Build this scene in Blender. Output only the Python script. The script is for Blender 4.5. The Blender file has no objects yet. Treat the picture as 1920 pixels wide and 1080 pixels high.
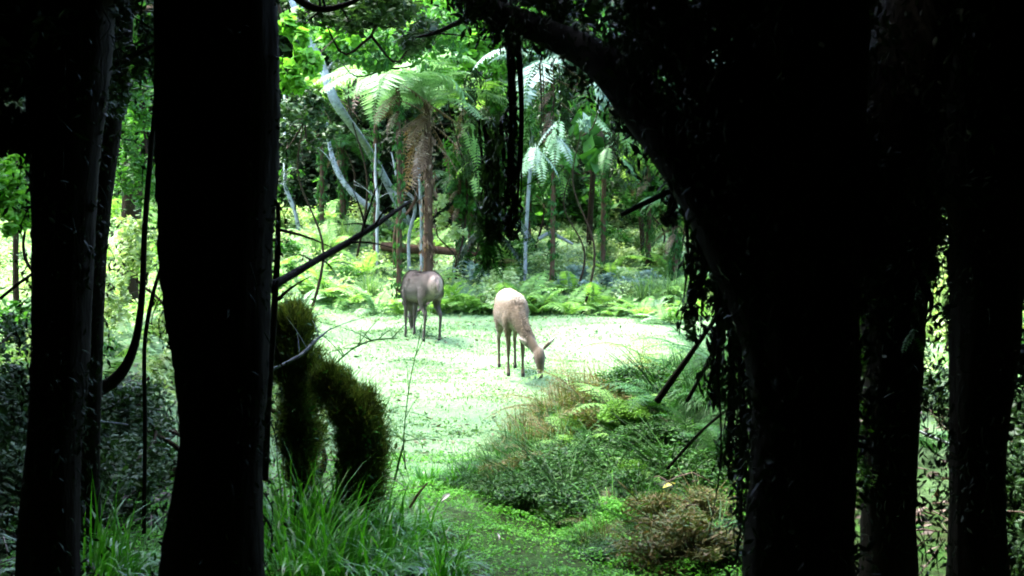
import bpy, math, random
import numpy as np
from mathutils import Vector, Matrix
R = math.radians
random.seed(7); rng = np.random.default_rng(7)
SC = bpy.context.scene
COL = SC.collection

# ---------------------------------------------------------------- camera, sky, sun, exposure
CAMZ = 1.75; FPX = 2059.0; PITCH = math.atan(100 / FPX)
cam = bpy.data.objects.new('camera', bpy.data.cameras.new('camera')); COL.objects.link(cam)
cam.location = (0, 0, CAMZ); cam.rotation_euler = (R(90) - PITCH, 0, 0)
cam.data.sensor_width = 36; cam.data.lens = 36 * FPX / 1920; cam.data.clip_start = 0.05; cam.data.clip_end = 600
cam.data.dof.use_dof = True; cam.data.dof.focus_distance = 10.0; cam.data.dof.aperture_fstop = 5.6
SC.camera = cam

SUN_EL, SUN_AZ = R(66), R(-72)          # azimuth from +Y towards +X: the sun stands high, beyond the clearing on the left
w = bpy.data.worlds.new('World'); SC.world = w; w.use_nodes = True
nt = w.node_tree; bg = nt.nodes['Background']
sky = nt.nodes.new('ShaderNodeTexSky'); sky.sky_type = 'NISHITA'; sky.sun_disc = False
sky.sun_elevation = SUN_EL; sky.sun_rotation = SUN_AZ; sky.dust_density = 2.5; sky.air_density = 1.0; sky.ozone_density = 1.0
nt.links.new(sky.outputs[0], bg.inputs[0]); bg.inputs[1].default_value = 0.15
sd = bpy.data.lights.new('sun', 'SUN'); sd.energy = 1.5; sd.angle = R(14); sd.color = (1.0, 1.0, 0.98)
sun = bpy.data.objects.new('sun', sd); COL.objects.link(sun)
sdir = Vector((math.sin(SUN_AZ) * math.cos(SUN_EL), math.cos(SUN_AZ) * math.cos(SUN_EL), math.sin(SUN_EL)))
sun.rotation_euler = sdir.to_track_quat('Z', 'Y').to_euler(); sun.location = sdir * 60
vs = SC.view_settings
vs.view_transform = 'Standard'; vs.look = 'None'; vs.gamma = 1.0; vs.exposure = 4.05; vs.use_curve_mapping = False
cy = SC.cycles
SC.render.engine = 'CYCLES'
cy.max_bounces = 5; cy.diffuse_bounces = 3; cy.glossy_bounces = 1; cy.transmission_bounces = 3; cy.transparent_max_bounces = 4
cy.use_denoising = True; cy.filter_width = 1.9; cy.use_adaptive_sampling = True; cy.adaptive_threshold = 0.02
cy.sample_clamp_indirect = 6.0

# ---------------------------------------------------------------- helpers
def P(px, py, d):
    """point of the place at depth d (metres north of the camera) seen at pixel px,py of the 1920x1080 photo"""
    a = (px - 960) / FPX; b = (540 - py) / FPX
    y = math.cos(PITCH) + b * math.sin(PITCH); z = -math.sin(PITCH) + b * math.cos(PITCH)
    s = d / y
    return Vector((a * s, d, CAMZ + z * s))

def smooth(a, b, x):
    t = np.clip((x - a) / (b - a), 0, 1); return t * t * (3 - 2 * t)

def G(x, y):
    x = np.asarray(x, float); y = np.asarray(y, float)
    z = 0.045 * np.clip(y - 12, 0, 8) - 0.085 * smooth(7.5, 11, y) * smooth(24, 20, y) + 0.245 * np.clip(y - 20.2, 0, 6.0)
    z = z + 0.28 * np.clip(y - 38, 0, 22)
    z = z + 0.80 * np.exp(-((x - 1.85) / 1.3) ** 2 - ((y - 8.2) / 1.4) ** 2)
    z = z + 0.30 * np.exp(-((x - 3.6) / 1.3) ** 2 - ((y - 9.5) / 2.5) ** 2)
    z = z + 0.45 * smooth(-2.4, -4.5, x) * smooth(6, 9, y)
    z = z + 0.05 * np.sin(1.9 * x + 2.2 * y + 1.2 * np.sin(2.3 * x)) * np.sin(3.1 * y - .8 * x) * smooth(7, 8.5, y) * smooth(21, 19, y)
    z = z + 0.018 * np.sin(2.1 * x + 1.3 * y) + 0.014 * np.sin(3.7 * y - 1.9 * x + 1) + 0.008 * np.sin(9 * x + 2) * np.sin(7.3 * y)
    return z
def g(x, y): return float(G(x, y))
def hit(px, py):
    """where the sight line through a pixel meets the ground"""
    d = 4.0
    while d < 40:
        p = P(px, py, d)
        if p.z <= g(p.x, p.y): break
        d += .02
    p.z = g(p.x, p.y); return p

def mesh_obj(name, V, F, mat, parent=None, smooth_=False):
    V = np.ascontiguousarray(V, dtype=np.float32).reshape(-1, 3); F = np.ascontiguousarray(F, dtype=np.int32)
    me = bpy.data.meshes.new(name); k = F.shape[1]
    me.vertices.add(len(V)); me.vertices.foreach_set('co', V.ravel())
    me.loops.add(F.size); me.loops.foreach_set('vertex_index', F.ravel())
    me.polygons.add(len(F)); me.polygons.foreach_set('loop_start', np.arange(0, F.size, k, dtype=np.int32))
    me.polygons.foreach_set('loop_total', np.full(len(F), k, dtype=np.int32))
    if smooth_: me.polygons.foreach_set('use_smooth', np.ones(len(F), dtype=bool))
    me.update(calc_edges=True); me.validate()
    mats = mat if isinstance(mat, (list, tuple)) else [mat]
    for m in mats: me.materials.append(m)
    o = bpy.data.objects.new(name, me); COL.objects.link(o)
    if parent: o.parent = parent
    return o

def tag(o, label=None, cat=None, group=None, kind=None):
    if label: o['label'] = label
    if cat: o['category'] = cat
    if group: o['group'] = group
    if kind: o['kind'] = kind
    return o
def thing(name, label, cat, loc=(0, 0, 0), rz=0, group=None):
    o = bpy.data.objects.new(name, None); COL.objects.link(o); o.empty_display_size = .2
    o.location = loc; o.rotation_euler = (0, 0, rz)
    return tag(o, label, cat, group)
def copy_tree(o, parent=None):
    c = o.copy(); COL.objects.link(c); c.parent = parent
    for ch in [q for q in bpy.data.objects if q.parent == o]: copy_tree(ch, c)
    return c
def dup(o, loc, rz=0, s=1, label=None, tilt=(0, 0)):
    kids = list(o.children)
    c = o.copy(); COL.objects.link(c); c.location = loc; c.rotation_euler = (tilt[0], tilt[1], rz); c.scale = (s, s, s)
    for ch in kids:
        d = ch.copy(); COL.objects.link(d); d.parent = c
    if label: c['label'] = label
    return c

class MB:
    def __init__(s): s.V = []; s.F = []; s.n = 0
    def add(s, V, F):
        V = np.asarray(V, float).reshape(-1, 3); s.V.append(V); s.F.append(np.asarray(F, int) + s.n); s.n += len(V)
    def build(s, name, mat, parent=None, smooth_=False):
        return mesh_obj(name, np.concatenate(s.V), np.concatenate(s.F), mat, parent, smooth_)

def catmull(pts, n):
    pts = np.asarray(pts, float); m = len(pts)
    if m < 3:
        t = np.linspace(0, 1, n)[:, None]; return pts[0] * (1 - t) + pts[-1] * t
    p = np.vstack([2 * pts[0] - pts[1], pts, 2 * pts[-1] - pts[-2]])
    u = np.linspace(0, m - 1 - 1e-6, n); i = u.astype(int); t = (u - i)[:, None]
    a, b, c, d = p[i], p[i + 1], p[i + 2], p[i + 3]
    return .5 * (2 * b + (c - a) * t + (2 * a - 5 * b + 4 * c - d) * t ** 2 + (3 * b - a - 3 * c + d) * t ** 3)

def tube(mb, pts, rad, seg=10, n=None, rough=0.0, seed=0, ridge=0):
    """tapered tube through pts with a radius per point; 4-sided caps closed by collapsing the end ring"""
    n = n or max(6, len(pts) * 4)
    pr = catmull(np.hstack([np.array([list(p) for p in pts], float), np.array(rad, float)[:, None]]), n)
    C = pr[:, :3]; r = np.clip(pr[:, 3], .0008, None)
    T = np.gradient(C, axis=0); T /= np.linalg.norm(T, axis=1)[:, None] + 1e-9
    ref = np.array([1, 0, 0]) if abs(T[0][0]) < .8 else np.array([0, 1, 0])
    a0 = np.cross(T, ref); a0 /= np.linalg.norm(a0, axis=1)[:, None] + 1e-9; b0 = np.cross(T, a0)
    th = np.linspace(0, 2 * math.pi, seg, endpoint=False)
    rr = r[:, None] * np.ones(seg)
    if rough:
        rs = np.random.default_rng(seed + 11); s = np.linspace(0, 1, n)[:, None]
        for k in range(1, 7):
            rr = rr * (1 + rough / k ** .5 * np.sin(k * th[None] + rs.uniform(0, 6.3) + s * rs.uniform(-9, 9)) * np.cos(s * rs.uniform(4, 26) + rs.uniform(0, 6)))
        if ridge: rr = rr * (1 + ridge * (np.abs(np.sin(th * seg / 6 + s * 3)) + rs.normal(0, .35, (n, seg))))
    V = C[:, None] + rr[..., None] * (np.cos(th)[None, :, None] * a0[:, None] + np.sin(th)[None, :, None] * b0[:, None])
    V = np.concatenate([C[:1][:, None].repeat(seg, 1), V, C[-1:][:, None].repeat(seg, 1)])
    i = np.arange(n + 1)[:, None] * seg; j = np.arange(seg)[None]; j2 = (j + 1) % seg
    F = np.stack([i + j, i + j2, i + seg + j2, i + seg + j], -1).reshape(-1, 4)
    mb.add(V.reshape(-1, 3), F)

def unit(v): return v / (np.linalg.norm(v, axis=-1, keepdims=True) + 1e-9)

def leaves(mb, C, size, aspect=.45, up=.4, droop=0., rs=rng, jitter=.35):
    """one bent rhombus (two quads) per centre"""
    n = len(C); d = rs.normal(0, 1, (n, 3)); d[:, 2] = d[:, 2] * .5 - droop; d = unit(d)
    nrm = rs.normal(0, 1, (n, 3)); nrm[:, 2] += up * 3; s = unit(np.cross(d, nrm)); nn = np.cross(s, d)
    L = (size * (1 + jitter * rs.normal(0, 1, n)).clip(.35, 2))[:, None]
    W = L * aspect * .5
    b = C - d * L * .5; m = C + nn * L * .10; t = C + d * L * .5 - nn * L * .06
    l = C + s * W - d * L * .05; r_ = C - s * W - d * L * .05
    V = np.stack([b, l, t, m, b, m, t, r_], 1).reshape(-1, 3)
    V = np.stack([b, l, t, m, r_], 1)
    i = np.arange(n)[:, None] * 5
    F = np.concatenate([i + np.array([[0, 3, 2, 1]]), i + np.array([[0, 4, 2, 3]])])
    mb.add(V.reshape(-1, 3), F)

def blob(n, c, r, clumps=12, spread=.33, rs=rng, hollow=0.0):
    """leaf centres gathered in clumps inside an ellipsoid: uneven outline, gaps between"""
    k = rs.normal(0, 1, (clumps, 3)); k = unit(k) * (hollow + (1 - hollow) * rs.uniform(0, 1, (clumps, 1)) ** .45)
    w_ = rs.uniform(.4, 1.3, clumps); idx = rs.choice(clumps, n, p=w_ / w_.sum())
    q = rs.normal(0, 1, (n, 3)); q = unit(q) * rs.uniform(0, 1, (n, 1)) ** .5
    p = k[idx] * (1 - spread) + q * spread * (.6 + .8 * rs.uniform(0, 1, (clumps, 1))[idx])
    return np.asarray(c, float) + p * np.asarray(r, float)

# ---------------------------------------------------------------- materials
def mat(name): 
    m = bpy.data.materials.new(name); m.use_nodes = True; return m, m.node_tree, m.node_tree.nodes['Principled BSDF']
def ramp(nt, cols, fac):
    cr = nt.nodes.new('ShaderNodeValToRGB'); e = cr.color_ramp.elements
    while len(e) < len(cols): e.new(.5)
    for i, c in enumerate(cols):
        e[i].position = i / (len(cols) - 1); e[i].color = (*c, 1)
    nt.links.new(fac, cr.inputs[0]); return cr.outputs[0]
def noise(nt, scale, detail=4, coord='Object', rough=.6, vec_scale=None):
    tc = nt.nodes.new('ShaderNodeTexCoord'); n = nt.nodes.new('ShaderNodeTexNoise'); out = tc.outputs[coord]
    if vec_scale:
        mp = nt.nodes.new('ShaderNodeMapping'); mp.inputs['Scale'].default_value = vec_scale; nt.links.new(out, mp.inputs[0]); out = mp.outputs[0]
    nt.links.new(out, n.inputs['Vector']); n.inputs['Scale'].default_value = scale; n.inputs['Detail'].default_value = detail; n.inputs['Roughness'].default_value = rough
    return n.outputs[0]
def leaf_mat(name, cols, trans=.35, rough=.55, spec=.2, tcol=None):
    m, nt, bs = mat(name)
    ge = nt.nodes.new('ShaderNodeNewGeometry')
    oi = nt.nodes.new('ShaderNodeObjectInfo')
    ns = noise(nt, 1.3, 2)
    mx = nt.nodes.new('ShaderNodeMath'); mx.operation = 'MULTIPLY_ADD'; nt.links.new(ge.outputs['Random Per Island'], mx.inputs[0]); mx.inputs[1].default_value = .62
    mp = nt.nodes.new('ShaderNodeMath'); mp.operation = 'MULTIPLY_ADD'; nt.links.new(ns, mp.inputs[0]); mp.inputs[1].default_value = .9; mp.inputs[2].default_value = -.27
    nt.links.new(mp.outputs[0], mx.inputs[2])
    col = ramp(nt, cols, mx.outputs[0])
    nt.links.new(col, bs.inputs['Base Color']); bs.inputs['Roughness'].default_value = rough
    bs.inputs['Specular IOR Level'].default_value = spec
    tr = nt.nodes.new('ShaderNodeBsdfTranslucent')
    tm = nt.nodes.new('ShaderNodeMix'); tm.data_type = 'RGBA'; tm.blend_type = 'MULTIPLY'; tm.inputs[0].default_value = 1
    nt.links.new(col, tm.inputs[6]); tm.inputs[7].default_value = (*(tcol or (1.25, 1.35, .6)), 1); nt.links.new(tm.outputs[2], tr.inputs[0])
    ms = nt.nodes.new('ShaderNodeMixShader'); ms.inputs[0].default_value = trans
    nt.links.new(bs.outputs[0], ms.inputs[1]); nt.links.new(tr.outputs[0], ms.inputs[2])
    nt.links.new(ms.outputs[0], nt.nodes['Material Output'].inputs[0])
    return m
def bark_mat(name, cols, scale=9, bump=.6, rough=.9, stretch=(1, 1, .22)):
    m, nt, bs = mat(name)
    n1 = noise(nt, scale, 6, vec_scale=stretch, rough=.7)
    nt.links.new(ramp(nt, cols, n1), bs.inputs['Base Color']); bs.inputs['Roughness'].default_value = rough
    bs.inputs['Specular IOR Level'].default_value = .05
    b = nt.nodes.new('ShaderNodeBump'); b.inputs['Strength'].default_value = bump; b.inputs['Distance'].default_value = .02
    nt.links.new(noise(nt, scale * 3, 5, vec_scale=stretch), b.inputs['Height']); nt.links.new(b.outputs[0], bs.inputs['Normal'])
    return m
M = {}
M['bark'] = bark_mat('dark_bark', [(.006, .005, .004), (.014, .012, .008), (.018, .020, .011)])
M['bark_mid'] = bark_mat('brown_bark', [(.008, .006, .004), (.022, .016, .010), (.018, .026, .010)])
M['bark_pale'] = bark_mat('pale_lichen_bark', [(.05, .055, .05), (.20, .23, .24), (.46, .52, .56)], scale=9, stretch=(1, 1, 1))
M['fernbark'] = bark_mat('fibrous_brown_bark', [(.02, .012, .008), (.055, .034, .022), (.14, .095, .07)], scale=14, stretch=(1, 1, .12))
M['dead'] = leaf_mat('dead_frond', [(.05, .030, .018), (.13, .08, .052), (.32, .25, .20)], .2)
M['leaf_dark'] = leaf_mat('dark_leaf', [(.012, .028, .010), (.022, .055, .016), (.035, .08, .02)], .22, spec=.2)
M['leaf_shade'] = leaf_mat('shaded_leaf', [(.006, .012, .005), (.010, .022, .008), (.016, .032, .010)], .10, spec=.06)  # darker copy of the dark leaf, with deep shade put into the colour
M['leaf_mid'] = leaf_mat('mid_green_leaf', [(.014, .055, .010), (.035, .125, .020), (.07, .20, .035)], .38)
M['leaf_bright'] = leaf_mat('yellow_green_leaf', [(.06, .18, .02), (.11, .30, .035), (.18, .40, .06)], .45)
M['leaf_bank'] = leaf_mat('bank_leaf', [(.12, .18, .06), (.23, .34, .13), (.32, .42, .20), (.40, .46, .32)], .35)
M['leaf_blue'] = leaf_mat('blue_green_leaf', [(.08, .15, .11), (.17, .26, .21), (.30, .38, .36)], .3, tcol=(1, 1.2, .9))
M['fern'] = leaf_mat('fern_green', [(.07, .16, .035), (.14, .29, .07), (.25, .40, .14)], .45)
M['fern_pale'] = leaf_mat('silver_fern_green', [(.10, .19, .09), (.19, .32, .16), (.30, .42, .27)], .45, tcol=(1.1, 1.3, .8))
M['fern_rust'] = leaf_mat('rusty_fern', [(.025, .07, .01), (.05, .095, .018), (.10, .065, .022), (.09, .12, .03), (.04, .10, .015)], .3)
M['fern_dark'] = leaf_mat('dark_fern', [(.010, .04, .008), (.022, .085, .016), (.04, .13, .028)], .3)
M['grass'] = leaf_mat('grass_blade', [(.025, .13, .006), (.055, .23, .014), (.11, .34, .03)], .4, rough=.36, spec=.45)
M['grass_pale'] = leaf_mat('short_grass', [(.045, .10, .025), (.09, .18, .06), (.16, .25, .12)], .35)
M['twiggy'] = leaf_mat('fuzzy_brown_green', [(.018, .034, .007), (.05, .075, .015), (.14, .14, .04)], .5, spec=.15)
M['moss'] = leaf_mat('moss_tuft', [(.04, .12, .008), (.07, .19, .014), (.11, .25, .025)], .25)
M['litter'] = leaf_mat('dead_leaf_litter', [(.025, .016, .010), (.06, .04, .028), (.15, .11, .09)], .1)
M['sprig'] = leaf_mat('small_ground_leaves', [(.04, .18, .01), (.08, .30, .02), (.15, .40, .05)], .3)

M['highlight_blade'] = leaf_mat('sky_highlight_blade', [(.03, .09, .05), (.06, .14, .09), (.09, .18, .13)], .25, rough=.3, spec=.7)  # bluish sky highlights on arching blades, put into the blade colour
M['turf_litter'] = leaf_mat('turf_litter', [(.03, .04, .012), (.07, .08, .03), (.12, .085, .05)], .1)
M['clover'] = leaf_mat('clover', [(.065, .14, .05), (.12, .225, .10), (.195, .31, .175)], .3)
# ---------------------------------------------------------------- ground
def ground():
    xs = np.unique(np.round(np.concatenate([np.linspace(-150, -16, 24), np.arange(-16, 16.01, .11), np.linspace(16, 150, 24)]), 4))
    ys = np.unique(np.round(np.concatenate([np.linspace(-150, -8, 18), np.arange(-8, 28, .11), np.linspace(28, 60, 40), np.linspace(60, 200, 20)]), 4))
    X, Y = np.meshgrid(xs, ys); Z = G(X, Y) + rng.normal(0, .006, X.shape)
    V = np.stack([X, Y, Z], -1).reshape(-1, 3); nx = len(xs)
    i = np.arange(len(ys) - 1)[:, None] * nx + np.arange(nx - 1)[None]
    F = np.stack([i, i + 1, i + 1 + nx, i + nx], -1).reshape(-1, 4)
    m, nt, bs = mat('mossy_turf')
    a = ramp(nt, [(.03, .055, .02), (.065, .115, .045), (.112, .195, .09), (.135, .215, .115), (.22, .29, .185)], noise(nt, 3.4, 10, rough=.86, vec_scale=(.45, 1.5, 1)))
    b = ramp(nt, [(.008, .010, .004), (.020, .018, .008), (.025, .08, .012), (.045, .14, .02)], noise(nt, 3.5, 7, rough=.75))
    tc = nt.nodes.new('ShaderNodeTexCoord'); sx = nt.nodes.new('ShaderNodeSeparateXYZ'); nt.links.new(tc.outputs['Object'], sx.inputs[0])
    # turf clearing y 7.5..20.5; forest floor elsewhere, ragged border
    def mr(src, lo, hi):
        r = nt.nodes.new('ShaderNodeMapRange'); nt.links.new(src, r.inputs[0]); r.inputs[1].default_value = lo; r.inputs[2].default_value = hi; return r.outputs[0]
    def op(o, p, q):
        n = nt.nodes.new('ShaderNodeMath'); n.operation = o
        for k, v in enumerate((p, q)):
            if isinstance(v, (int, float)): n.inputs[k].default_value = v
            else: nt.links.new(v, n.inputs[k])
        return n.outputs[0]
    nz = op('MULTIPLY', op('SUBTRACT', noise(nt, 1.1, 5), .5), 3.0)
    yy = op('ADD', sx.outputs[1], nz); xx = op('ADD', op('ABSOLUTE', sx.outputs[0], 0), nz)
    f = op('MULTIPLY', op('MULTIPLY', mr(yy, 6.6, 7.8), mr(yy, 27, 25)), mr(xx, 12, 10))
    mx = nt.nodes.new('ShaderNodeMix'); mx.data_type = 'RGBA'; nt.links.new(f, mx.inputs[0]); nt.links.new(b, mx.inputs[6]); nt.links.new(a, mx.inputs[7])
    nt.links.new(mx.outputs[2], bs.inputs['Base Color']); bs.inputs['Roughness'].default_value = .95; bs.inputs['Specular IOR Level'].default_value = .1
    bp = nt.nodes.new('ShaderNodeBump'); bp.inputs['Strength'].default_value = .9; bp.inputs['Distance'].default_value = .04
    nt.links.new(noise(nt, 22, 6), bp.inputs['Height']); nt.links.new(bp.outputs[0], bs.inputs['Normal'])
    o = mesh_obj('ground', V, F, m, None, True); tag(o, 'mossy turf and forest floor of the clearing', kind='structure', cat='ground')
ground()

def on_ground(x, y, dz=0): return np.stack([x, y, G(x, y) + dz], -1)

def blades(mb, C, h, wdt, lean=.5, rs=rng, seg=3, az=None, curl=1.0):
    """curved tapering blades, vectorised"""
    n = len(C); az = rs.uniform(0, 6.283, n) if az is None else az
    h = h * rs.uniform(.55, 1.15, n); ln = lean * rs.uniform(.1, 1.3, n)
    dx = np.stack([np.cos(az), np.sin(az), np.zeros(n)], -1); sx = np.stack([-np.sin(az), np.cos(az), np.zeros(n)], -1)
    rows = []
    ang = np.full(n, math.pi / 2) - ln * .25; p = C.copy(); rows.append(p.copy())
    for k in range(seg):
        ang = ang - ln * curl * (1.1 + .9 * k) / seg
        p = p + (h / seg)[:, None] * (np.cos(ang)[:, None] * dx + np.sin(ang)[:, None] * np.array([0, 0, 1.])); rows.append(p.copy())
    V = []
    tw = rs.uniform(-.6, .6, n)[:, None]
    for k, q in enumerate(rows):
        t = k / seg; ww = wdt * (1 - t ** 1.6 * .96) * (.7 + .6 * (t > 0) * (t < .7))
        s = sx + tw * dx * t
        V += [q - s * ww * .5, q + s * ww * .5]
    V = np.stack(V, 1); i = np.arange(n)[:, None] * (2 * (seg + 1))
    F = np.concatenate([i + np.array([[2 * k, 2 * k + 1, 2 * k + 3, 2 * k + 2]]) for k in range(seg)])
    mb.add(V.reshape(-1, 3), F)

# short turf of the clearing
mb = MB(); n = 70000
y = rng.uniform(7.2, 20.6, n); x = rng.uniform(-8.5, 8.5, n)
keep = rng.uniform(0, 1, n) < .25 + .75 * (np.sin(x * 1.7 + y * .8) * np.sin(y * 2.3 - x) > -.2)
x, y = x[keep], y[keep]
blades(mb, on_ground(x, y, -.01), .05, .010, .9, seg=2)
tag(mb.build('short_grass', M['grass_pale']), 'short pale grass growing over the sunlit clearing', 'grass', kind='stuff')
mb = MB(); n = 2200
cx, cy_ = rng.uniform(-4.5, 6, 120), rng.uniform(8, 20, 120); i = rng.integers(0, 120, n)
x = cx[i] + rng.normal(0, .45, n); y = cy_[i] + rng.normal(0, .10, n)
leaves(mb, on_ground(x, y, rng.uniform(.0, .03, n)), .06, .5, up=1)
tag(mb.build('turf_litter', M['turf_litter']), 'dry leaves and olive clover patches streaking the sunlit turf', 'litter', kind='stuff')
mb = MB(); n = 60000; cx, cy_ = rng.uniform(-4.5, 6, 260), rng.uniform(7.6, 20, 260); i = rng.integers(0, 260, n); rr_ = rng.uniform(.1, .5, 260)[i]
x = cx[i] + rng.normal(0, 1, n) * rr_; y = cy_[i] + rng.normal(0, .4, n) * rr_
leaves(mb, on_ground(x, y, np.abs(rng.normal(0, .022, n))), .03, .7, up=.6)
tag(mb.build('clover', M['clover']), 'raised patches of small clover leaves scattered over the sunlit turf', 'clover', kind='stuff')
# creeping ground leaves on the near shaded floor
mb = MB(); n = 110000
y = rng.uniform(4.6, 8.4, n); x = rng.uniform(-2.6, 1.6, n) + (y - 6) * .1
keep = np.sin(x * 5 + 1) * np.sin(y * 4.1) + rng.uniform(-1, 1, n) > -.25
leaves(mb, on_ground(x[keep], y[keep], rng.uniform(.0, .035, keep.sum()) + (.055 * np.abs(np.sin(x[keep] * 11 + 2 * np.sin(y[keep] * 5)) * np.sin(y[keep] * 9 + x[keep] * 3)))), .016, .6, up=.7)
tag(mb.build('creeping_moss', M['sprig']), 'low green moss and tiny leaves covering the near shaded floor', 'moss', kind='stuff')
mb = MB(); n = 9000
y = rng.uniform(4.4, 12, n); x = rng.uniform(-6, 6, n); keep = (np.abs(x + .1) > .9 + rng.uniform(0, .8, n)) & ((y < 8.2) | (np.abs(x) > 3.2))
leaves(mb, on_ground(x[keep], y[keep], rng.uniform(.0, .05, keep.sum())), .07, .5, up=1)
for k in range(900):
    x0, y0 = random.uniform(-5, 5), random.uniform(4.6, 10)
    if abs(x0) < 1 or (y0 > 8 and abs(x0) < 3): continue
    a = random.uniform(0, 6.28); L = random.uniform(.15, .6); z0 = g(x0, y0)
    tube(mb, [(x0, y0, z0 + .01), (x0 + L * .5 * math.cos(a), y0 + L * .5 * math.sin(a), z0 + random.uniform(.03, .16)), (x0 + L * math.cos(a + .2), y0 + L * math.sin(a + .2), z0 + random.uniform(0, .2))], [.006, .005, .002], 4, 5)
tag(mb.build('leaf_litter', M['litter']), 'brown dead leaves and twigs littering the shaded forest floor', 'litter', kind='stuff')

# ---------------------------------------------------------------- fern and grass builders
def frond(L, el=60, droop=75, npin=18, wid=.22, sub=0, az=0., base=(0, 0, 0), rs=rng, curl=0., mbx=None, pin_aspect=.28):
    """one fern frond: rachis plus paired pinnae (with leaflets when sub>0), returned in an MB"""
    mb = mbx or MB(); N = 14; ang = math.radians(el); p = np.array([0., 0, 0]); pts = [p.copy()]; side = 0
    for k in range(N):
        ang -= math.radians(droop) / N * (0.6 + .8 * k / N); side += curl / N
        p = p + L / N * np.array([math.cos(ang) * math.cos(side), math.cos(ang) * math.sin(side), math.sin(ang)]); pts.append(p.copy())
    ca, sa = math.cos(az), math.sin(az); Rz = np.array([[ca, -sa, 0], [sa, ca, 0], [0, 0, 1]])
    pts = np.array(pts) @ Rz.T + np.array(base)
    tube(mb, pts[::2], np.linspace(.012, .002, len(pts[::2])) * L * .8, 4, 10)
    C = catmull(pts, npin + 3); T = unit(np.gradient(C, axis=0)); up = np.array([0, 0, 1.]); S = unit(np.cross(T, up))
    Nn = np.cross(S, T)
    for k in range(2, npin + 3):
        t = k / (npin + 2); prof = math.sin(math.pi * min(1, t ** .75 * .97 + .03)) ** .8
        w_ = wid * L * prof * rs.uniform(.85, 1.1)
        if w_ < .01: continue
        for sg in (-1, 1):
            d = unit(S[k] * sg + T[k] * .38 - Nn[k] * rs.uniform(.05, .28)); pw = min(L / npin * .95, w_ * pin_aspect * 1.4)
            tn = unit(T[k] - d * np.dot(T[k], d))
            if sub:
                m = sub; tt = (np.arange(m) + .6) / m
                c = C[k] + d * w_ * tt[:, None]; lw = pw * (1 - tt * .75)
                for s2 in (-1, 1):
                    e = unit(tn * s2 + d * .5); q = w_ / m * .42
                    a_ = c - d * q * .5; b_ = c + e * lw[:, None] * .62 + 0 * d; 
                    V = np.stack([a_, c + e * lw[:, None] * .3 - d * q, b_, c + e * lw[:, None] * .3 + d * q], 1).reshape(-1, 3)
                    i = np.arange(m)[:, None] * 4; mb.add(V, i + np.array([[0, 1, 2, 3]]))
            else:
                c = C[k]; V = [c, c + d * w_ * .35 - tn * pw * .5, c + d * w_ - Nn[k] * w_ * .12, c + d * w_ * .35 + tn * pw * .5]
                mb.add(V, [[0, 1, 2, 3]])
    return mb

def fern_plant(nf, L, label, cat='fern', mk='fern', name='fern', loc=(0, 0, 0), sub=0, parts=True, el=(35, 75), npin=16, wid=.2, group=None, droop=(60, 105), split_mat=None):
    if parts:
        t = thing(name, label, cat, loc, 0, group)
        for k in range(nf):
            m = frond(L * random.uniform(.7, 1.1), random.uniform(*el), random.uniform(*droop), npin, wid, sub, az=k * 2.399 + random.uniform(-.3, .3))
            m.build('frond', M[mk] if not split_mat or random.random() > .3 else M[split_mat], t)
        return t
    mb = MB()
    for k in range(nf):
        frond(L * random.uniform(.7, 1.1), random.uniform(*el), random.uniform(*droop), npin, wid, sub, az=k * 2.399 + random.uniform(-.3, .3), mbx=mb)
    o = mb.build(name, M[mk]); o.location = loc; return tag(o, label, cat, group)

def tussock(name, label, loc, n, h, rad, mk='grass', lean=.9, wdt=.009, group=None, seg=6, curl=1.0):
    mb = MB(); a = rng.uniform(0, 6.28, n); r = rad * rng.uniform(0, 1, n) ** .6
    C = np.stack([r * np.cos(a), r * np.sin(a), np.zeros(n) - .02], -1)
    az = a + rng.normal(0, .7, n)
    blades(mb, C, h, wdt, lean, seg=seg, az=az, curl=curl)
    o = mb.build(name, M[mk]); o.location = loc
    return tag(o, label, 'grass tussock', group)

def GP(px, d): 
    x = (px - 960) / FPX * d; return Vector((x, d, g(x, d)))

# ---------------------------------------------------------------- foreground trees (silhouettes)
def tree_trunk(name, label, pts, rad, parts=(), mk='bark', seg=40, rough=.028, ridge=.035, cat='tree', group=None, n=110):
    """pts are (px, py, depth) rows from the base up; parts are extra limbs"""
    W = [P(*p) if len(p) == 3 else Vector(p[:3]) for p in pts]
    t = thing(name, label, cat, W[0], 0, group)
    mb = MB(); tube(mb, [w_ - W[0] for w_ in W], rad, seg, n, rough, seed=len(label), ridge=ridge); mb.build('trunk', M[mk], t, True)
    for lp, lr in parts:
        L_ = [P(*p) - W[0] for p in lp]; mb = MB(); tube(mb, L_, lr, 12, 40, .04, seed=len(lp)); mb.build('limb', M[mk], t, True)
    return t, W[0]
def pr(w_, d): return w_ * .5 * d / FPX      # half of a pixel width at depth d

def add_leaves(t, o0, spec, mk, name='crown', size=.05, up=.3, droop=.3, aspect=.45):
    mb = MB()
    for (px, py, d, rx, ry, rd, n, cl) in spec:
        c = P(px, py, d) - o0
        leaves(mb, blob(n, c, (rx * d / FPX, rd, ry * d / FPX), cl), size, aspect, up, droop)
    return mb.build(name, M[mk], t)

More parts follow.
